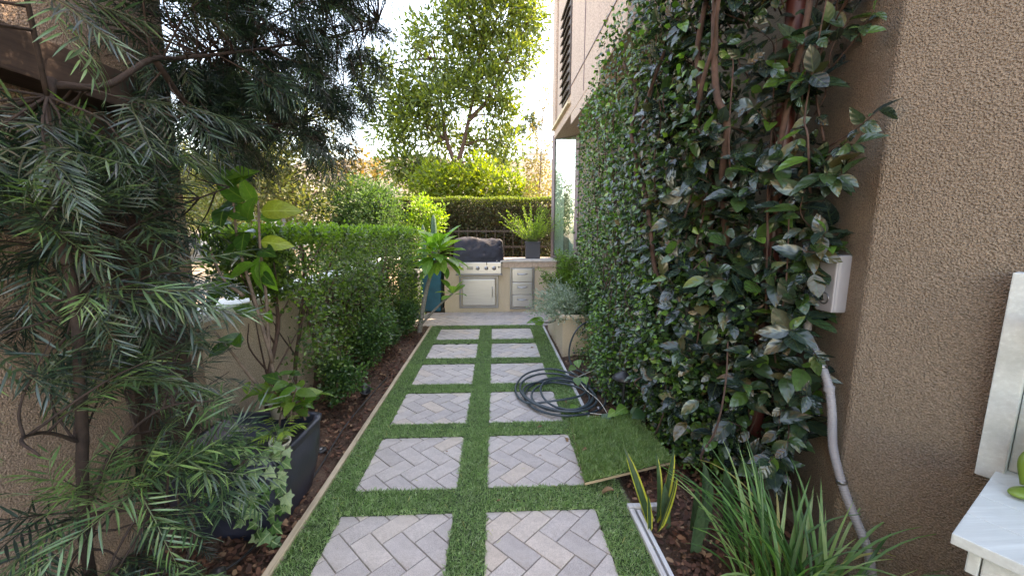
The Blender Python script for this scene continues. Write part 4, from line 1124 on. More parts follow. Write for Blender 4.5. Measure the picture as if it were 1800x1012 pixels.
# big leaves near the camera: grouped at twig ends; the nearest are leaf parts
VL = [single_leaf_mesh("leaf", leaf_tmpl(6, w_, f_, c_, sh_), M['vine'], .1*i) for i, (w_, f_, c_, sh_) in enumerate(((.27, .12, .22, 'oval'), (.25, .16, .35, 'oval'), (.30, .08, .12, 'oval'), (.26, .2, .3, 'ovate'), (.29, .1, -.1, 'oval'), (.24, .22, .18, 'oval')))]
vl_arr = [mesh_arrays(m_) for m_ in VL]
tw = []; big = []
def twig_cluster(b0, end, nl, L):
    b0 = np.array(b0, float); end = np.array(end, float); mid = (b0+end)/2+rng.normal(0, .02, 3)
    tw.append(([b0, mid, end], .0042, .0018)); ax = end-mid; ax /= np.linalg.norm(ax)
    for j in range(nl):
        f = j/max(1, nl-1); p = mid+(end-mid)*(.15+.85*f); a = j*2.4+random.random()
        u1 = np.cross(ax, [0, 0, 1.]); u1 /= np.linalg.norm(u1)+1e-6; u2 = np.cross(ax, u1)
        d = ax*(.35+.5*f)+(u1*math.cos(a)+u2*math.sin(a))*.9+rng.normal(0, .18, 3); d[2] -= .25
        nn = np.array([-.45, -.35, .8])+rng.normal(0, .35, 3)
        big.append((random.randrange(len(VL)), p, d, nn, L*random.choice((random.uniform(.45, .8), random.uniform(.8, 1.25), random.uniform(.9, 1.3)))))
cnt = 0
while cnt < 290:
    s = random.uniform(2.0, TOT); x, y, nx_, ny_ = [float(v_) for v_ in surf(np.array([s]))[0:4]] if False else [float(v_[0]) for v_ in surf(np.array([s]))]
    z = random.uniform(.35, 3.3)
    if s > 3.3 and z < .75: continue
    if s > 2.8 and z > 2.0 and random.random() < .45: continue
    if s > 3.35 and z > 1.0 and random.random() < .3: continue
    if s > 3.45 and 1.5 < z < 1.62: continue
    k = random.uniform(-.18, .06); e = (x+nx_*k, y+ny_*k, z); back = (x-nx_*.25+random.uniform(-.08, .08), min(4, y-ny_*.25+random.uniform(-.08, .08)), z-random.uniform(.05, .25))
    back = (min(back[0], 1.58), back[1], back[2])
    twig_cluster(back, e, random.randint(5, 8), .102+.032*min(1, (s-2)/1.3)); cnt += 1
# sprays reaching right across the wall
for b0, e, nl, L in (((1.57, 1.85, 1.95), (1.515, 1.56, 2.03), 7, .085), ((1.56, 1.84, 1.9), (1.50, 1.63, 1.92), 8, .10), ((1.56, 1.85, 1.75), (1.49, 1.66, 1.80), 8, .095), ((1.56, 1.9, 1.5), (1.48, 1.70, 1.56), 9, .10),
                     ((1.56, 1.9, 1.42), (1.47, 1.72, 1.46), 8, .10), ((1.56, 1.85, .95), (1.48, 1.66, .98), 8, .09), ((1.55, 1.95, 1.4), (1.50, 1.76, 1.36), 9, .10), ((1.55, 1.95, 1.25), (1.46, 1.78, 1.24), 8, .10), ((1.56, 1.9, 1.5), (1.53, 1.72, 1.50), 7, .09), ((1.55, 1.9, .75), (1.45, 1.66, .80), 9, .09), ((1.5, 1.9, .55), (1.40, 1.68, .52), 9, .09),
                     ((1.5, 1.9, .5), (1.34, 1.72, .42), 9, .09), ((1.57, 1.9, 2.3), (1.50, 1.62, 2.42), 8, .09), ((1.57, 1.9, 2.5), (1.50, 1.66, 2.62), 8, .09), ((1.55, 2.0, 2.6), (1.45, 1.78, 2.75), 8, .09)):
    twig_cluster(b0, e, nl, L)
curve_mesh_branches("twigs", tw, M['bark'], VN, 'stuff')
big.sort(key=lambda a: np.linalg.norm(a[1]-CAMP)/a[4])
for k, p, d, nn, L in big[:295]: put_leaf("leaf", VL[k], p, d, nn, L, VN)
join_instances("large_foliage", [(k, frames(np.array([d]), np.array([nn]))[0], p, L) for k, p, d, nn, L in big[295:]], vl_arr, M['vine'], VN)
trunks = [([(1.48, 2.55, -.03), (1.45, 2.5, 1.2), (1.38, 2.45, 1.75), (1.24, 2.42, 2.15), (1.19, 2.40, 2.6), (1.18, 2.38, 3.3)], .02, .015),
          ([(1.5, 2.4, -.03), (1.46, 2.38, 1.0), (1.32, 2.26, 1.85), (1.21, 2.2, 2.35), (1.18, 2.24, 3.2)], .022, .017),
          ([(1.35, 2.6, .8), (1.21, 2.5, 1.1), (1.11, 2.78, 1.6), (1.08, 2.98, 1.95), (1.06, 3.05, 2.3), (1.06, 3.3, 2.9)], .018, .012),
          ([(1.38, 3.2, -.03), (1.3, 3.2, .9), (1.15, 3.1, 1.7), (1.08, 3.0, 2.1), (1.07, 2.7, 2.7)], .02, .01),
          ([(1.22, 2.40, 2.1), (1.15, 2.3, 2.4), (1.12, 2.1, 2.75), (1.15, 2.0, 3.1)], .014, .008),
          ([(1.53, 2.2, .1), (1.54, 2.1, 1.0), (1.50, 2.0, 1.8), (1.44, 1.95, 2.6), (1.40, 1.95, 3.3)], .02, .012),
          ([(1.40, 4.0, -.03), (1.3, 3.9, 1.0), (1.15, 3.8, 2.0), (1.1, 3.7, 3.0)], .02, .01),
          ([(1.12, 2.75, .2), (1.06, 2.6, .5), (1.1, 2.45, .8)], .006, .004), ([(1.25, 2.1, .05), (1.2, 2.02, .3), (1.26, 2.0, .6), (1.3, 2.05, .9)], .008, .004)]
for p, a, c in trunks:
    p = [tuple(np.array(q)+rng.normal(0, .022, 3)*(0 < i_)) for i_, q in enumerate(catmull(p, 2))]
    tube("trunk", p, a, c, M['bark'], VN, 9, 8, .12)
lines = []
for k in range(70):
    s = random.uniform(.3, TOT-.1); x, y, nx_, ny_ = [float(v_[0]) for v_ in surf(np.array([s]))]
    z0 = random.uniform(0, 2.2); d_ = random.uniform(.02, .22); q = [(x-nx_*d_+random.uniform(-.05, .05), y-ny_*d_+random.uniform(-.08, .08), z0+i*random.uniform(.2, .35)) for i in range(4)]
    q = [(min(a[0], 1.57), a[1], a[2]) for a in q]; lines.append((q, .006, .0025))
curve_mesh_branches("stems", lines, M['bark'], VN, 'stuff')

# ---- dark planter with its plants
PC = (-1.375, 2.08)
t = thing("dark_planter", (*PC, 0), "blue black glazed square planter with bulging sides in the left bed", "planter")
V = []; F = []; prof = []
for i in range(13):
    f = i/12; prof.append((.225+.062*math.sin(f*PI*.5)**.9, f*.43))
prof += [(.296, .432), (.296, .452), (.262, .452), (.258, .40)]
per = 40
for r_, z in prof:
    for k in range(per):
        a = 2*PI*k/per; ca, sa = math.cos(a), math.sin(a); e = 9.0; den = (abs(ca)**e+abs(sa)**e)**(-1/e)
        V.append((r_*ca*den, r_*sa*den, z-.02))
for i in range(len(prof)-1):
    for k in range(per): F.append((i*per+k, i*per+(k+1) % per, (i+1)*per+(k+1) % per, (i+1)*per+k))
F.append(tuple((len(prof)-1)*per+k for k in range(per)))
me = bpy.data.meshes.new("planter_body"); me.from_pydata(V, [], F)
for p_ in me.polygons: p_.use_smooth = True
o = link("planter_body", me, None, M['planter']); o.parent = t; o.rotation_euler = (0, 0, math.radians(-2))
def pot(x, y, z, r, h, mat, label, rimmat=None, tilt=0):
    t = thing("flower_pot", (x, y, z), label, "pot")
    o = lathe("pot_wall", [(r*.68, 0), (r*.95, h*.82), (r*1.04, h*.83), (r*1.04, h), (r*.92, h), (r*.88, h*.85)], (0, 0, 0), mat, None, 26); o.parent = t; o.rotation_euler = (tilt, tilt*.7, 0)
    o2 = lathe("soil", [(r*.87, h*.86), (r*.4, h*.88)], (0, 0, 0), M['soil'], None, 20); o2.parent = t
    if rimmat:
        o3 = lathe("rim", [(r*1.05, h*.80), (r*1.10, h*.82), (r*1.10, h*1.02), (r*1.03, h*1.02), (r*.93, h*1.01)], (0, 0, 0), rimmat, None, 26); o3.parent = t
    return t
pot(-1.30, 2.28, .45, .075, .17, M['pot_white'], "white flower pot with terracotta rim standing in the dark planter", M['pot_terra'])
pot(-1.14, 1.96, .40, .05, .075, M['pot_white'], "small cream pot wedged in the near corner of the dark planter", None, .12)

def leafy(name, base, label, cat, stems, leaves, mats, L, tmpls, stem_mat, w=None, group=None, r=.007, spread=.0):
    """plant: stems are polylines; leaves are (point, direction, normal, scale)"""
    t = thing(name, base, label, cat, group)
    for st in stems: tube("stem", st, r, r*.5, stem_mat, t, 8, 6, .1)
    meshes = [single_leaf_mesh("leaf", tm_, mm, .13*i) for i, (tm_, mm) in enumerate([(a, b_) for b_ in mats for a in tmpls])]
    for p, d, nn, s in leaves: put_leaf("leaf", random.choice(meshes), p, d, nn, L*s, t)
    return t
def V3(*a): return np.array(a, float)
# tall plant with broad glossy leaves
lv = []
main = [(-1.30, 2.26, .5), (-1.31, 2.24, .9), (-1.29, 2.22, 1.2), (-1.285, 2.2, 1.45), (-1.26, 2.18, 1.72)]
for p, d, s in (((-1.25, 2.18, 1.66), (.9, -.1, .12), 1.25), ((-1.27, 2.18, 1.70), (-.3, -.3, .5), .9), ((-1.30, 2.2, 1.62), (-.9, -.1, .35), 1.2), ((-1.27, 2.2, 1.62), (.5, .4, .2), .9),
                ((-1.28, 2.2, 1.5), (.8, -.1, -.1), 1.0), ((-1.285, 2.2, 1.46), (.6, -.3, -.1), .9), ((-1.29, 2.2, 1.40), (.35, -.2, -.75), 1.15), ((-1.29, 2.2, 1.42), (-.25, -.2, -.9), 1.25), ((-1.29, 2.2, 1.33), (.55, -.2, -.5), .7),
                ((-1.30, 2.2, 1.55), (-.8, .2, .1), 1.1), ((-1.33, 2.2, 1.72), (-.7, -.2, .5), 1.2), ((-1.38, 2.2, 1.78), (-.5, -.3, .6), 1.1), ((-1.38, 2.2, 1.7), (-.9, .1, -.1), 1.1), ((-1.40, 2.2, 1.80), (.5, -.2, .5), 1.0),
                ((-1.42, 2.2, 1.6), (-.8, -.2, -.3), 1.2), ((-1.40, 2.2, 1.5), (-.4, -.3, -.7), 1.1), ((-1.36, 2.22, 1.45), (-.7, -.1, -.4), 1.1), ((-1.45, 2.2, 1.3), (-.8, -.2, -.3), 1.0), ((-1.5, 2.2, 1.25), (-.5, -.3, -.6), 1.1),
                ((-1.34, 2.2, 1.6), (.3, -.5, .8), 1.0), ((-1.42, 2.2, 1.85), (.8, -.2, .1), 1.1), ((-1.44, 2.2, 1.82), (-.4, -.4, .6), 1.1), ((-1.36, 2.2, 1.55), (.1, -.6, -.6), 1.0), ((-1.32, 2.2, 1.38), (-.8, -.3, -.2), 1.0), ((-1.45, 2.2, 1.68), (.2, -.7, -.4), 1.0), ((-1.34, 2.22, 1.1), (-.7, -.3, .2), .8), ((-1.42, 2.2, .95), (-.5, -.4, .1), .8), ((-1.5, 2.2, .92), (-.5, -.3, -.2), .8), ((-1.28, 2.2, 1.05), (.3, -.4, .6), .6), ((-1.45, 2.2, .98), (.2, -.6, -.1), .8)):
    lv.append((V3(*p), V3(*d)+rng.normal(0, .08, 3), V3(-.1, -.75, .6)+rng.normal(0, .3, 3), s))
T_BIG = [leaf_tmpl(8, .30, .13, .22, 'oval'), leaf_tmpl(8, .27, .18, .35, 'oval'), leaf_tmpl(8, .31, .08, .15, 'ovate')]
leafy("broad_leaf_plant", (-1.3, 2.26, .45), "tall broad leaved plant in the dark planter with some yellowing leaves", "plant",
      [main, [(-1.30, 2.24, .8), (-1.36, 2.22, 1.2), (-1.40, 2.2, 1.5), (-1.40, 2.2, 1.8)], [(-1.31, 2.24, .55), (-1.42, 2.22, .72), (-1.5, 2.2, .88), (-1.58, 2.2, 1.0)], [(-1.40, 2.2, 1.2), (-1.5, 2.2, 1.3), (-1.55, 2.2, 1.45)]],
      lv, [M['bigleaf'], M['bigleaf'], M['bigleaf'], M['bigleaf'], M['bigleaf_old']], .158, T_BIG, M['bark_grey'], r=.011)
# bushy plant in the planter's back right corner
lv = []; st = []
for k in range(13):
    b0 = V3(-1.20+random.uniform(-.06, .06), 2.22+random.uniform(-.08, .08), .44); e = V3(-1.16+random.uniform(-.2, .14), 2.15+random.uniform(-.12, .12), .60+random.random()*.18); st.append([tuple(b0), tuple((b0+e)/2+V3(0, 0, .03)), tuple(e)])
    for j in range(5):
        a = j*2.4+k; lv.append((e+(b0-e)*.12*j, V3(math.cos(a), math.sin(a), random.uniform(-.5, .4)), V3(0, -.3, 1)+rng.normal(0, .3, 3), random.uniform(.7, 1.25)))
leafy("broad_leaf_plant", (-1.2, 2.22, .44), "bushy light green plant spilling over the planter corner by the path", "plant", st, lv, [M['bigleaf'], M['hedge_pale'], M['bigleaf']], .095, T_BIG, M['bark_grey'], r=.006)
# small feathery palm in the small pot
lv = []; st = []
for k in range(6):
    a = k*1.05+.2; b0 = V3(-1.14, 1.96, .47); e = b0+V3(math.cos(a)*.12, math.sin(a)*.10-.02, .07+.03*random.random()); st.append([tuple(b0), tuple((b0+e)/2+V3(0, 0, .03)), tuple(e)])
    for j in range(12):
        f = .25+.75*j/11; p = b0+(e-b0)*f+V3(0, 0, .03*math.sin(PI*f)); s_ = 1 if j % 2 else -1
        lv.append((p, V3(math.cos(a)+s_*math.sin(a)*.8, math.sin(a)-s_*math.cos(a)*.8, -.15), V3(0, -.2, 1), random.uniform(.7, 1.1)))
leafy("small_palm", (-1.14, 1.96, .46), "small feathery lime green palm seedling in the cream pot", "plant", st, lv, [M['lime']], .06, [leaf_tmpl(3, .08, .1, .2, 'lance')], M['green_stem'], r=.002)
# ivy trailing over the near face
def ivy_tmpl():
    out = [(0, 0), (.02, .30), (-.12, .48), (.22, .40), (.45, .52), (.52, .26), (1, 0)]
    V = [(0.35, 0, .05)]; UV = [(.35, 0)]
    pts = [(x, -y) for x, y in out]+[(x, y) for x, y in out[-2:0:-1]]
    for x, y in pts: V.append((x, y, -.10*abs(y)-.12*x*x)); UV.append((x, max(-1, min(1, y*2))))
    n = len(pts); F = [(0, 1+i, 1+(i+1) % n) for i in range(n)]
    return np.array(V, float), F, np.array(UV, float)
T_IVY = ivy_tmpl()
lv = []; st = []
for x0, y0, l in ((-1.11, 1.80, .52), (-1.17, 1.80, .44), (-1.24, 1.80, .34), (-1.07, 1.84, .30)):
    pts = [(x0, y0+.10, .44), (x0, y0+.0, .47)]
    for q in range(1, 6): pts.append((x0+random.uniform(-.02, .02)+.0, y0-.025, .44-l*q/5*.85))
    st.append(pts); cp_ = catmull(pts, 6)
    for j in range(3, len(cp_), 3):
        p = V3(*cp_[j]); s_ = 1 if (j//3) % 2 else -1
        lv.append((p, V3(s_*.7, -.45, -.6)+rng.normal(0, .25, 3), V3(.2, -.9, .4)+rng.normal(0, .2, 3), random.uniform(.7, 1.2)))
for j in range(26): lv.append((V3(-1.24+random.uniform(-.14, .15), 1.88+random.uniform(-.06, .10), .47+random.random()*.07), V3(*rng.normal(0, .7, 3)), V3(0, -.5, 1)+rng.normal(0, .3, 3), random.uniform(.8, 1.3)))
leafy("ivy", (-1.15, 1.86, .45), "variegated ivy trailing down the near face of the dark planter", "ivy", st, lv, [M['ivy']], .062, [T_IVY], M['green_stem'], r=.0022)

# ---- plumeria
t = thing("plumeria", (-1.17, 5.85, 0), "plumeria with grey forked trunk and bright green leaf rosette before the barbecue", "plumeria")
tube("trunk", [(-1.17, 5.85, -.03), (-1.12, 5.95, .35), (-1.05, 6.08, .72), (-.96, 6.2, 1.0), (-.88, 6.28, 1.24)], .038, .022, M['bark_plum'], t, 10, 8, .12)
tube("branch", [(-1.03, 6.1, .78), (-1.0, 6.15, 1.0), (-.98, 6.2, 1.22)], .022, .018, M['bark_plum'], t, 9, 6, .1)
tube("branch", [(-1.14, 5.92, .12), (-.97, 5.98, .30), (-.80, 6.0, .46), (-.66, 6.0, .58)], .02, .014, M['bark_plum'], t, 9, 6, .1)
PM = [single_leaf_mesh("leaf", leaf_tmpl(8, w_, .16, c_, 'obov'), M['plum'], .3*i) for i, (w_, c_) in enumerate(((.20, .18), (.18, .3), (.21, .08), (.19, .4)))]
def rosette(c, n, L, elev=(-.5, 1.1)):
    for j in range(n):
        a = j*2.399; el = elev[1]-(elev[1]-elev[0])*(j/n)**.8
        d = V3(math.cos(a)*math.cos(el), math.sin(a)*math.cos(el), math.sin(el))
        nn = V3(-math.cos(a)*math.sin(el), -math.sin(a)*math.sin(el), math.cos(el))+rng.normal(0, .12, 3)
        put_leaf("leaf", random.choice(PM), V3(*c)+d*.02-V3(0, 0, j*.006), d, nn, L*random.uniform(.8, 1.1), t)
rosette((-.88, 6.28, 1.25), 32, .44); rosette((-.98, 6.2, 1.22), 20, .42); rosette((-.66, 6.0, .58), 8, .30, (0, 1.0))
t = thing("plumeria", (.98, 5.3, .47), "short plumeria shoot leaning out of the cream planter over the turf", "plumeria")
tube("trunk", [(1.0, 5.25, .45), (.88, 5.22, .36), (.78, 5.3, .28), (.70, 5.4, .25)], .018, .013, M['bark_plum'], t, 8, 6)
for j in range(9):
    a = PI+(j-4)*.28; d = V3(math.cos(a), math.sin(a)*.8+.1, .35-.1*(j % 3)); put_leaf("leaf", random.choice(PM), V3(.70, 5.4, .25), d, V3(.2, -.5, .8)+rng.normal(0, .2, 3), .24*random.uniform(.8, 1.1), t)

# ---- shrubs beyond
t = thing("yellow_green_shrub", (-1.45, 8.3, 0), "yellow green leafy shrub behind the cacti, before the back hedge", "shrub")
bl = [(-1.45, 8.3, 1.94, .26), (-1.29, 8.35, 1.71, .24), (-1.69, 8.3, 1.71, .22), (-1.37, 8.3, 1.50, .23), (-1.58, 8.4, 2.02, .17), (-1.5, 8.3, 1.2, .3), (-1.15, 8.35, 1.9, .14), (-1.6, 8.2, 1.4, .25)]
cloud("foliage", bl, 450, (.05, .09), M['lime'], t, T_DIA, clump=6); branches_to("stems", None, [(-1.45, 8.3, 0), (-1.45, 8.3, .8)], bl, M['bark_grey'], t, .015, .005)
t = thing("rounded_shrub", (-2.7, 8.0, 0), "large rounded grey green shrub beyond the left hedge, sunlit on its right", "shrub")
bl = [(-2.36, 7.7, 1.80, .52), (-2.9, 7.8, 1.85, .55), (-2.25, 8.0, 2.05, .42), (-2.74, 8.0, 2.18, .42), (-3.3, 7.7, 1.7, .46), (-2.4, 7.8, 1.2, .55), (-3.0, 7.9, 1.1, .6), (-2.1, 8.0, 1.5, .42)]
cloud("foliage", bl, 1500, (.035, .065), M['round'], t, T_DIA, clump=9); branches_to("stems", None, [(-2.7, 8, 0), (-2.7, 8, .6)], bl, M['bark_grey'], t, .03, .01)
t = thing("loose_tree", (-3.6, 7.6, 0), "open airy tree with small yellow green leaves beyond the left hedge", "tree")
bl = [(-3.78, 7.5, 3.11, .38), (-3.62, 7.5, 2.61, .49), (-3.18, 7.5, 3.0, .36), (-3.05, 7.6, 2.45, .3), (-3.78, 7.0, 2.26, .46), (-3.24, 7.0, 1.88, .41), (-3.83, 7.0, 2.73, .41), (-4.24, 7.0, 2.35, .45), (-3.35, 8.0, 3.74, .41), (-3.97, 8.0, 3.93, .47), (-4.5, 7.4, 3.2, .5), (-4.4, 7.6, 3.9, .5), (-4.9, 7.3, 2.7, .55), (-4.7, 7.2, 1.9, .55)]
cloud("foliage", bl, 260, (.05, .10), M['loose'], t, T_DIA, clump=5); branches_to("branches", None, [(-3.6, 7.6, .3), (-3.6, 7.5, 1.2), (-3.7, 7.5, 1.9), (-4.2, 7.5, 2.2)], bl, M['bark'], t, .02, .006)
tube("trunk", [(-3.6, 7.6, -.03), (-3.62, 7.5, 1), (-3.7, 7.5, 2), (-3.75, 7.5, 2.9)], .05, .02, M['bark'], t)
t = thing("small_autumn_tree", (-3.0, 9.2, 0), "thin small tree with orange and yellow leaves above the rounded shrub", "tree")
bl = [(-3.35, 9.0, 3.07, .24), (-2.97, 9.0, 3.13, .22), (-2.8, 9.0, 2.95, .2), (-2.56, 9.0, 2.80, .17), (-3.12, 9.0, 2.83, .21), (-3.48, 9.0, 2.83, .2), (-2.9, 9, 2.6, .25)]
cloud("foliage", bl, 120, (.05, .09), M['orange'], t, T_DIAW, clump=3); branches_to("branches", None, [(-3.0, 9.2, 1.6), (-3.0, 9.1, 2.3)], bl, M['bark_grey'], t, .012, .004)
tube("trunk", [(-3.0, 9.2, -.03), (-3.02, 9.15, 1.5), (-3.0, 9.1, 2.4)], .03, .015, M['bark_grey'], t)
t = thing("autumn_sapling", (1.25, 11, 0), "slender sapling with sparse yellow orange leaves beside the house corner", "tree")
bl = [(1.24, 11.0, 4.62, .17), (1.09, 11.0, 4.11, .20), (1.33, 11.0, 3.74, .27), (1.18, 11.0, 3.29, .30), (1.26, 11.0, 2.84, .36), (1.02, 11.0, 3.1, .25), (1.39, 11.0, 4.95, .16), (1.3, 11.0, 5.3, .12), (1.23, 11.0, 2.4, .40), (1.0, 11, 2.6, .28)]
cloud("foliage", bl, 170, (.045, .08), M['yellow'], t, T_DIAW, clump=3); branches_to("branches", None, [(1.25, 11, 1.5), (1.25, 11, 2.6), (1.25, 11, 3.5), (1.28, 11, 4.3)], bl, M['bark_grey'], t, .010, .004)
tube("trunk", [(1.25, 11, -.03), (1.22, 11, 2), (1.27, 11, 3.5), (1.3, 11, 5.0)], .03, .008, M['bark_grey'], t)
# the big tree
t = thing("big_tree", (-1.4, 15, 0), "big multi layered green tree with orange brown forked trunk beyond the back hedge", "tree")
bl = [(0.45, 15.0, 8.85, 0.92), (1.32, 14.6, 8.85, 0.64), (1.26, 15.0, 8.12, 0.55), (0.63, 14.6, 7.3, 0.81), (-0.27, 15.4, 7.98, 1.01), (-0.95, 15.0, 8.73, 0.99), (0.03, 14.8, 6.42, 0.91), (0.23, 15.0, 5.61, 0.66), (-1.1, 15.2, 6.73, 1.0), (-1.87, 14.6, 5.95, 0.9), (-2.54, 15.2, 6.9, 0.78), (-2.72, 14.8, 5.33, 0.82), (-1.84, 15.0, 5.0, 0.83), (-0.39, 14.7, 4.75, 0.86), (0.5, 15.0, 4.62, 0.61), (-3.41, 14.6, 4.6, 0.53), (-3.04, 14.6, 3.83, 0.81), (-2.08, 15.0, 3.79, 0.66), (-3.52, 15.4, 6.47, 0.63), (-4.14, 15.2, 7.26, 0.67), (-0.74, 15.0, 9.82, 1.09), (0.65, 15.0, 10.03, 1.09), (-2.24, 15.6, 8.61, 0.8), (-2.21, 14.4, 3.41, 0.74), (.3, 14.8, 3.7, .6), (-.8, 15.4, 3.6, .6), (-1.2, 15.6, 7.6, .9), (-3.9, 15, 5.2, .65), (-3.2, 15, 5.9, .75), (-3.7, 14.8, 3.7, .6), (-4.3, 15.2, 6.4, .6), (-2.9, 15, 8.0, .5), (.2, 15.8, 11, 1.1), (-1.6, 15.6, 10.4, 1.1)]
bl = [(x, y+.9*(abs(x+1.2) < .9 and z < 5.6), z, r_*.92) for x, y, z, r_ in bl]
bl = [(x, y, z, r_*1.05, r_*.95, r_*.62) for x, y, z, r_ in bl]
cloud("foliage", bl, 155, (.17, .30), M['tree'], t, diamond(.15, .05), clump=14, up=.0)
tr_ = tube("trunk", [(-1.4, 15, -.03), (-1.38, 15, 1.5), (-1.4, 15, 3.2), (-1.38, 15, 4.0)], .16, .12, M['bark'], t, 12, 6, .1)
for p in ([(-1.38, 15, 3.9), (-1.15, 15, 4.6), (-.95, 15, 5.4), (-.7, 15.1, 6.6), (-.4, 15.1, 8.2), (-.2, 15, 9.8)], [(-1.40, 15, 3.8), (-1.75, 15, 4.8), (-1.9, 15, 6), (-2.1, 15.2, 7.6)], [(-.9, 15, 5.5), (-.2, 14.9, 6.2), (.4, 14.8, 7.4)]):
    tube("limb", p, .09, .03, M['bark'], t, 9, 6, .1)
branches_to("branches", None, [(-1.38, 15, 3.9), (-1.15, 15, 4.6), (-.95, 15, 5.4), (-.7, 15.1, 6.6), (-.4, 15.1, 8.2), (-1.75, 15, 4.8), (-1.9, 15, 6), (-2.1, 15.2, 7.6), (.4, 14.8, 7.4)], bl, M['bark'], t, .04, .012)
t = thing("sunny_shrub", (-.7, 13.2, 0), "broad sunlit yellow green shrub mass just above the back hedge", "shrub")
bl = [(-1.91, 13.0, 3.0, .61), (-1.11, 13.2, 3.0, .66), (-.27, 13.0, 3.0, .61), (.47, 13.1, 2.85, .5), (1.03, 13.0, 2.7, .38), (-.46, 13.5, 3.55, .43), (-2.5, 13.2, 2.85, .39), (-1.6, 13.2, 2.2, .7), (-.5, 13.2, 2.2, .7), (.6, 13.2, 2.1, .6)]
cloud("foliage", bl, 230, (.10, .17), M['low'], t, T_DIA, clump=8); branches_to("branches", None, [(-.7, 13.2, .2), (-.7, 13.2, 1.2)], bl, M['bark'], t, .03, .01)
# far row of trees closing the view to the left
for (x, y, h, r, lab) in ((-9, 14, 4.6, 1.6, "leafy tree beyond the wall, left of the loose tree"), (-13, 17, 5.5, 2.0, "farther leafy tree at the left end of the garden view"), (-6.6, 11.5, 3.6, 1.2, "lower leafy tree glimpsed behind the feathery branches")):
    t = thing("leafy_tree", (x, y, 0), lab, "tree", "trees beyond the left wall")
    bl = [(x+random.uniform(-1, 1)*r*.7, y+random.uniform(-1, 1)*r*.5, h-r+random.uniform(-1, 1)*r*.7, r*random.uniform(.35, .55)) for k in range(8)]
    cloud("foliage", bl, 110, (.10, .18), M['loose'], t, T_DIA, clump=8); tube("trunk", [(x, y, -.03), (x, y, h*.5), (x+.1, y, h*.8)], .1, .05, M['bark'], t)
# far palms and buildings
def palm(x, y, h, r, label):
    z0 = hillz(x, y)-.15
    t = thing("palm_tree", (x, y, z0), label, "palm tree", "far palms on the hilltop")
    o = tube("trunk", [(0, 0, 0), (.1, 0, (h-z0)*.5), (0, 0, h-z0)], .14, .10, M['bark_grey'], None, 8); o.parent = t
    P = []; D = []
    for k in range(26):
        a = random.uniform(0, 2*PI); el = random.uniform(-1.0, 1.2); q = V3(math.cos(a)*math.cos(el), math.sin(a)*math.cos(el), math.sin(el))
        for j in range(14):
            f = .3+.7*j/13; p = V3(x, y, h)+q*r*f*1.1+V3(0, 0, -.35*r*f*f); P.append(p); D.append(q+rng.normal(0, .7, 3))
    scatter("fronds", T_DIA, P, D, rvec(len(P)), r*.45, M['palm'], t)
for i, (x, y, h, r) in enumerate(((3.5, 70, 18.2, .75), (4.8, 71, 18.9, .8), (6.1, 70, 20.2, 1.05), (7.3, 70, 18.9, .9), (2.1, 75, 20.0, .8))):
    palm(x, y, h, r, ["short far palm second from left on the hill", "far palm in the middle of the hilltop row", "tallest far palm on the hilltop", "rightmost far palm beside the house corner", "leftmost far palm nearest the big tree crown"][i])
M['far_wall'] = simple("far_house_wall", (.62, .58, .55), .9); M['far_roof'] = simple("far_roof", (.40, .34, .32), .9); M['far_glass'] = simple("far_window", (.12, .13, .15), .3)
t = thing("far_building", (6.3, 66, 12), "small pale flat roofed building on the hilltop under the palms", "building")
z0 = hillz(6.3, 66)-.6
box("wall", 4.9, 8.6, 65, 70, z0, z0+2.4, M['far_wall'], t, .02); box("roof", 4.7, 8.8, 64.8, 70.2, z0+2.403, z0+2.65, M['far_roof'], t, .02)
for k in range(3): box("window", 5.3+k*1.1, 5.9+k*1.1, 64.95, 64.998, z0+1.0, z0+1.8, M['far_glass'], t, .01)
t = thing("neighbour_house", (-8, 20, 0), "pale neighbouring house glimpsed through the feathery branches at left", "house")
box("wall", -14.5, -9.2, 20, 26, -.04, 3.4, M['far_wall'], t, .02)
prism("roof", [(-14.9, 19.6), (-8.8, 19.6), (-8.8, 26.4), (-14.9, 26.4)], 3.403, 3.65, M['far_roof'], t, .03)
for k in range(3):
    f_ = box("window", -14+k*1.6, -13.1+k*1.6, 19.96, 19.998, 1.1, 2.3, M['white_paint'], t, .01); box("pane", -13.93+k*1.6, -13.17+k*1.6, 19.93, 19.955, 1.17, 2.23, M['far_glass'], f_, 0)

# ---- plants in and on the cream planter
t = thing("lavender", (.95, 5.1, .48), "mounded grey green lavender filling the near end of the cream planter", "lavender")
P = []; D = []; Ls = []
ln = []
for k in range(620):
    b0 = V3(.95+random.uniform(-.12, .28), 5.0+random.uniform(-.22, .38), .48); a = random.uniform(0, 2*PI); el = random.uniform(.05, 1.4); q = V3(math.cos(a)*math.cos(el), math.sin(a)*math.cos(el), math.sin(el)); l = random.uniform(.26, .48)
    if q[0] < 0: q[0] *= 1.2
    e = b0+q*l; e[2] -= .10*math.cos(el); 
    if k < 120: ln.append(([b0, (b0+e)/2+V3(0, 0, .03), e], .002, .001))
    for j in range(20):
        f = .3+.7*j/19; p = b0+(e-b0)*f+V3(0, 0, .04*math.sin(PI*f)); P.append(p); D.append(q+rng.normal(0, .6, 3))
P = np.array(P); ok = P[:, 0] > .42; P = P[ok]; D = np.array(D)[ok]
scatter("foliage", T_NAR, P, D, rvec(len(P)), rng.uniform(.026, .05, len(P)), M['lavender'], t, W=rng.uniform(.06, .09, len(P)))
curve_mesh_branches("stems", ln, M['green_stem'], t, 'stuff')
t = thing("ferny_shrub", (1.05, 5.5, .48), "thin arching shrub with bright green leaflets above the lavender", "shrub")
lines = []; P = []; D = []
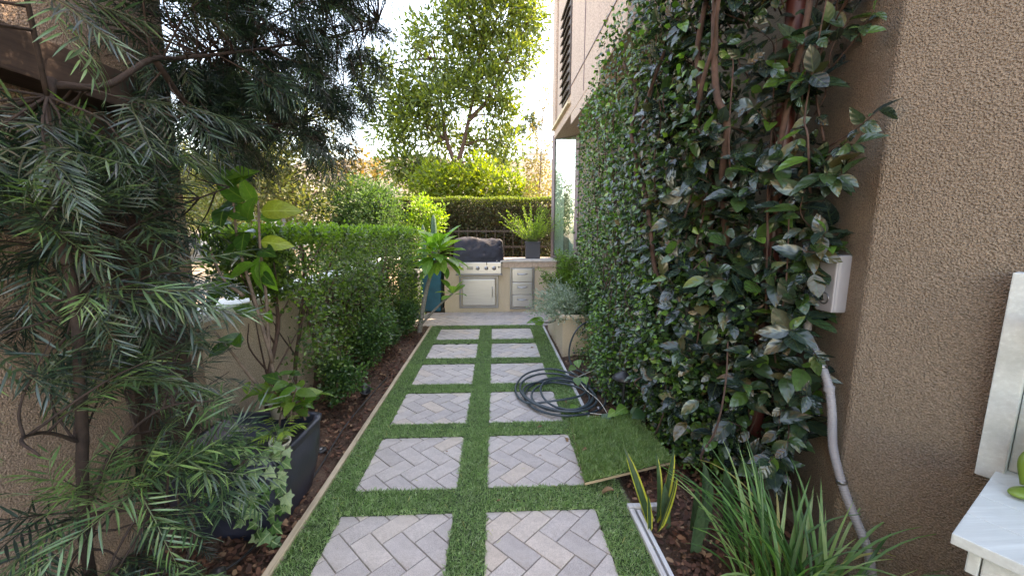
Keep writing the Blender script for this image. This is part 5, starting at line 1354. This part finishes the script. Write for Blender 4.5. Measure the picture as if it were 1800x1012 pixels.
for k in range(20):
    b0 = V3(1.05+random.uniform(-.12, .2), 5.5+random.uniform(-.3, .35), .48); a = random.uniform(PI*.5, PI*1.55); el = random.uniform(.7, 1.45); l = random.uniform(.5, .95)
    e = b0+V3(math.cos(a)*math.cos(el), math.sin(a)*math.cos(el), math.sin(el))*l; m_ = (b0+e)/2+V3(0, 0, .08); lines.append(([b0, m_, e], .004, .0015))
    for q in catmull([b0, m_, e], 14)[8:]:
        for s_ in range(3):
            dd = rng.normal(0, 1, 3); dd[2] *= .4; dd /= np.linalg.norm(dd)
            for j in range(5): P.append(q+dd*.02*(j+.5)); D.append(np.cross(dd, [0, 0, 1])*(1 if j % 2 else -1)+dd*.6)
curve_mesh_branches("stems", lines, M['green_stem'], t, 'stuff'); n = len(P)
scatter("foliage", T_OVAL2, P, D, rvec(n, .3)+[0, 0, 1], rng.uniform(.022, .04, n), M['hedge_pale'], t)
t = thing("planter_rosemary", (1.2, 5.0, .48), "darker green leafy clump at the back of the cream planter near the climber", "shrub")
cloud("foliage", [(1.12, 4.95, .62, .14), (1.2, 5.1, .80, .18), (1.15, 4.85, .75, .12), (1.2, 5.3, .95, .18)], 900, (.02, .035), M['shrub'], t, T_OVAL2, clump=6)
t = thing("dark_pot", (.74, 7.8, .985), "square charcoal pot standing on the barbecue counter", "pot")
bm = bmesh.new(); box_bm(bm, -.13, .15, -.12, .12, 0, .30, .008); o = link("pot_wall", bm_mesh(bm, "pot_wall"), None, M['pot_dark']); o.parent = t
bm = bmesh.new(); box_bm(bm, -.14, .16, -.13, .13, .302, .33, .006); o = link("rim", bm_mesh(bm, "rim"), None, M['pot_dark']); o.parent = t
t = thing("spiky_shrub", (.74, 7.8, 1.3), "upright lime green fine leaved shrub growing in the charcoal pot", "shrub")
P = []; D = []; lines = []
for k in range(80):
    b0 = V3(.74+random.uniform(-.1, .1), 7.8+random.uniform(-.08, .08), 1.31); a = random.uniform(0, 2*PI); el = random.uniform(.6, 1.5); q = V3(math.cos(a)*math.cos(el)*1.1, math.sin(a)*math.cos(el), math.sin(el)); l = random.uniform(.35, .8); e = b0+q*l
    lines.append(([b0, (b0+e)/2+V3(0, 0, .03), e], .003, .001))
    for j in range(24): f = .15+.85*j/23; P.append(b0+(e-b0)*f); D.append(q*.9+rng.normal(0, .5, 3))
scatter("foliage", T_NAR, P, D, rvec(len(P)), rng.uniform(.04, .075, len(P)), M['lime'], t); curve_mesh_branches("stems", lines, M['green_stem'], t, 'stuff')

# ---- strappy grass bottom right: every blade is a leaf
t = thing("strappy_clump", (1.22, 1.42, 0), "clump of long arching strappy green leaves at the foot of the right wall", "plant")
SM = []
for i in range(9):
    l = i*.04; pts_n = 9; cur = .25+.1*i
    Vv = []; UVv = []; Ff = []
    for k in range(pts_n+1):
        u_ = k/pts_n; ang = 1.45-cur*1.5*u_**1.6
        if k == 0: px_, pz_ = 0, 0
        else: px_ += math.cos(ang)/pts_n; pz_ += math.sin(ang)/pts_n
        w_ = .5*(1-.15*abs(u_-.3))*(1 if u_ < .55 else (1-((u_-.55)/.45)**1.6))
        Vv += [(px_, -w_, pz_+0*w_), (px_, 0, pz_-.006), (px_, w_, pz_)]; UVv += [(u_, -1), (u_, 0), (u_, 1)]
    for k in range(pts_n): 
        for s_ in (0, 1): a = k*3+s_; Ff.append((a, a+1, a+4, a+3))
    tm_ = (np.array(Vv, float), Ff, np.array(UVv, float))
    me = scatter_mesh("leaf", tm_, [(0, 0, 0)], [(1, 0, 0)], [(0, 0, 1)], [1.], np.array([.11*i])); me.materials.append(M['strap_dry'] if i == 8 else M['strap']); SM.append(me)
def strap(p, az, L, W, parent, k=None, lean=0):
    k = random.randrange(8) if k is None else k
    Rz = Matrix.Rotation(az, 4, 'Z'); Ry = Matrix.Rotation(lean, 4, 'Y')
    o = bpy.data.objects.new("leaf", SM[k]); COL.objects.link(o); o.parent = parent
    o.matrix_local = parent_matrix(parent).inverted() @ (Matrix.Translation(Vector(p)) @ Rz @ Ry @ Matrix.Diagonal((L, W, L, 1)))
for k in range(165):
    a = random.uniform(0, 2*PI); rr = random.random()**.7*.16
    cx_, cy_ = random.choice(((1.24, 1.42), (1.18, 1.34), (1.34, 1.38), (1.28, 1.30)))
    p = (cx_+rr*math.cos(a), cy_+rr*math.sin(a)*.8, -.02); az = a+random.gauss(0, .6)
    L = random.uniform(.28, .58)+.18*(math.cos(az-2.6) > .3)*random.random()
    strap(p, az, L, random.uniform(.011, .018), t, 8 if random.random() < .05 else None, random.uniform(-.05, .3))
# snake plant with yellow margins
t = thing("snake_plant", (.84, 1.84, 0), "snake plant with yellow margined upright leaves by the grey edging", "plant")
SN = [single_leaf_mesh("leaf", leaf_tmpl(8, .055, .5, c_, 'strap'), M['snake'], .3*i) for i, c_ in enumerate((.05, -.12, .12))]
SNP = [single_leaf_mesh("leaf", leaf_tmpl(8, .085, .5, c_, 'strap'), M['snake_plain'], .3*i) for i, c_ in enumerate((.03, -.06))]
for p, d, L in (((.82, 1.84, 0), (-.28, .05, .9), .44), ((.86, 1.86, 0), (.05, .05, 1), .38), ((.84, 1.80, 0), (.22, -.1, .9), .36), ((.80, 1.80, 0), (-.12, -.15, .9), .24), ((.88, 1.88, 0), (.16, 0, .9), .42)):
    put_leaf("leaf", random.choice(SN), V3(*p), V3(*d), V3(.3, -1, .2)+rng.normal(0, .3, 3), L, t)
for k in range(7):
    put_leaf("leaf", random.choice(SNP), V3(.90+.05*k+random.uniform(-.02, .02), 1.74+random.uniform(-.1, .1), -.01), V3(random.uniform(-.12, .12), random.uniform(-.1, .1), 1), V3(.2, -1, .1)+rng.normal(0, .35, 3), random.uniform(.26, .40), t)
# heart leaved vine at the foot of the climber
T_HEART = leaf_tmpl(6, .42, .1, .2, 'ovate')
lv = []
for p in ((.90, 2.92, .10), (.96, 2.90, .13), (1.0, 2.98, .10), (.94, 3.0, .07), (1.04, 2.90, .16), (.78, 3.55, .16), (.84, 3.5, .18), (.88, 3.62, .14), (.74, 3.1, .05), (.70, 3.18, .05), (.66, 3.05, .04), (1.05, 2.8, .2), (1.1, 2.7, .22), (.86, 4.0, .1), (.9, 4.1, .14)):
    lv.append((V3(*p), V3(random.uniform(-1, .3), -.5, -.2), V3(-.2, -.6, .8)+rng.normal(0, .2, 3), random.uniform(.7, 1.1)))
leafy("heart_leaved_creeper", (.95, 3.1, 0), "creeper with pale heart shaped leaves and white stems around the hose", "plant",
      [[(1.05, 3.9, .1), (.84, 3.8, .06), (.80, 3.6, .12), (.83, 3.4, .1), (.90, 3.2, .08), (.92, 3.0, .06)], [(.88, 4.15, .06), (.80, 4.05, .05), (.86, 3.9, .04), (.80, 3.75, .1)], [(1.1, 2.95, .04), (.95, 2.98, .05), (.78, 3.05, .04), (.62, 3.1, .035)]],
      lv, [M['hedge_pale'], M['plum'], M['shrub']], .105, [T_HEART], M['pot_white'], r=.0045)
# hanging light sprig clusters at the bottom front of the climber
# fallen leaves on the path and mat
fl = [single_leaf_mesh("fallen_leaf", leaf_tmpl(5, .26, .35, .5, 'oval'), M['dry'], .27*i) for i in range(3)]
places = [((.70, 2.08, .035), .10, "curled pink brown dry leaf under the edge of the loose turf mat"), ((.62, 2.45, .085), .045, "small orange brown dry leaf on the loose turf mat"), ((.42, 3.62, .06), .04, "pale dry leaf caught on the hose coil"),
          ((.52, 2.72, .012), .05, "dry brown leaf at the far corner of the second right panel"), ((.36, 2.86, .03), .035, "small curled brown leaf on the turf cross strip below the hose"), ((.50, 4.98, .012), .05, "brown leaf lying on the third farthest right panel"),
          ((.02, 1.98+.05, .03), .022, "tiny cream petal on the centre turf strip"), ((.30, 2.50, .008), .02, "tiny brown leaf bit on the second right panel"), ((-.36, 2.58, .008), .022, "tiny brown leaf bit on the second left panel"),
          ((-1.2, 1.55, .02), .09, "orange brown dry leaf on the bark mulch at bottom left"), ((.60, 3.32, .05), .06, "rusty dry leaf inside the hose loops"), ((1.20, 1.98, .06), .08, "dry leaf on dark soil beside the snake plant")]
for i, (p, L, lab) in enumerate(places):
    o = bpy.data.objects.new("fallen_leaf", fl[i % 3]); COL.objects.link(o); o.location = p; o.scale = (L,)*3; o.rotation_euler = (random.uniform(-.3, .3), random.uniform(-.3, .1), random.uniform(0, 6.2))
    props(o, lab, "dry leaf", "dry leaves fallen about the path")
# needles fallen on turf: uncountable
n = 150; P = np.concatenate([turf_pts(4000, 1.4, 3.4)[:110], np.stack([rng.uniform(-.85, .55, 40), rng.uniform(1.5, 3.4, 40), np.full(40, -.016)], 1)]); P[:, 2] += .022
n = len(P); D = rvec(n); D[:, 2] *= .12
props(scatter("leaf_litter", T_LANCE, P, D, rvec(n, .2)+[0, 0, 1], rng.uniform(.02, .055, n), M['strap_dry']), "pale narrow fallen leaves scattered over turf and bricks", "leaf litter")
print("bricks", brick_total, "objects", len(bpy.data.objects), "tris ~", sum(len(m_.loops)-2*len(m_.polygons) for m_ in bpy.data.meshes))
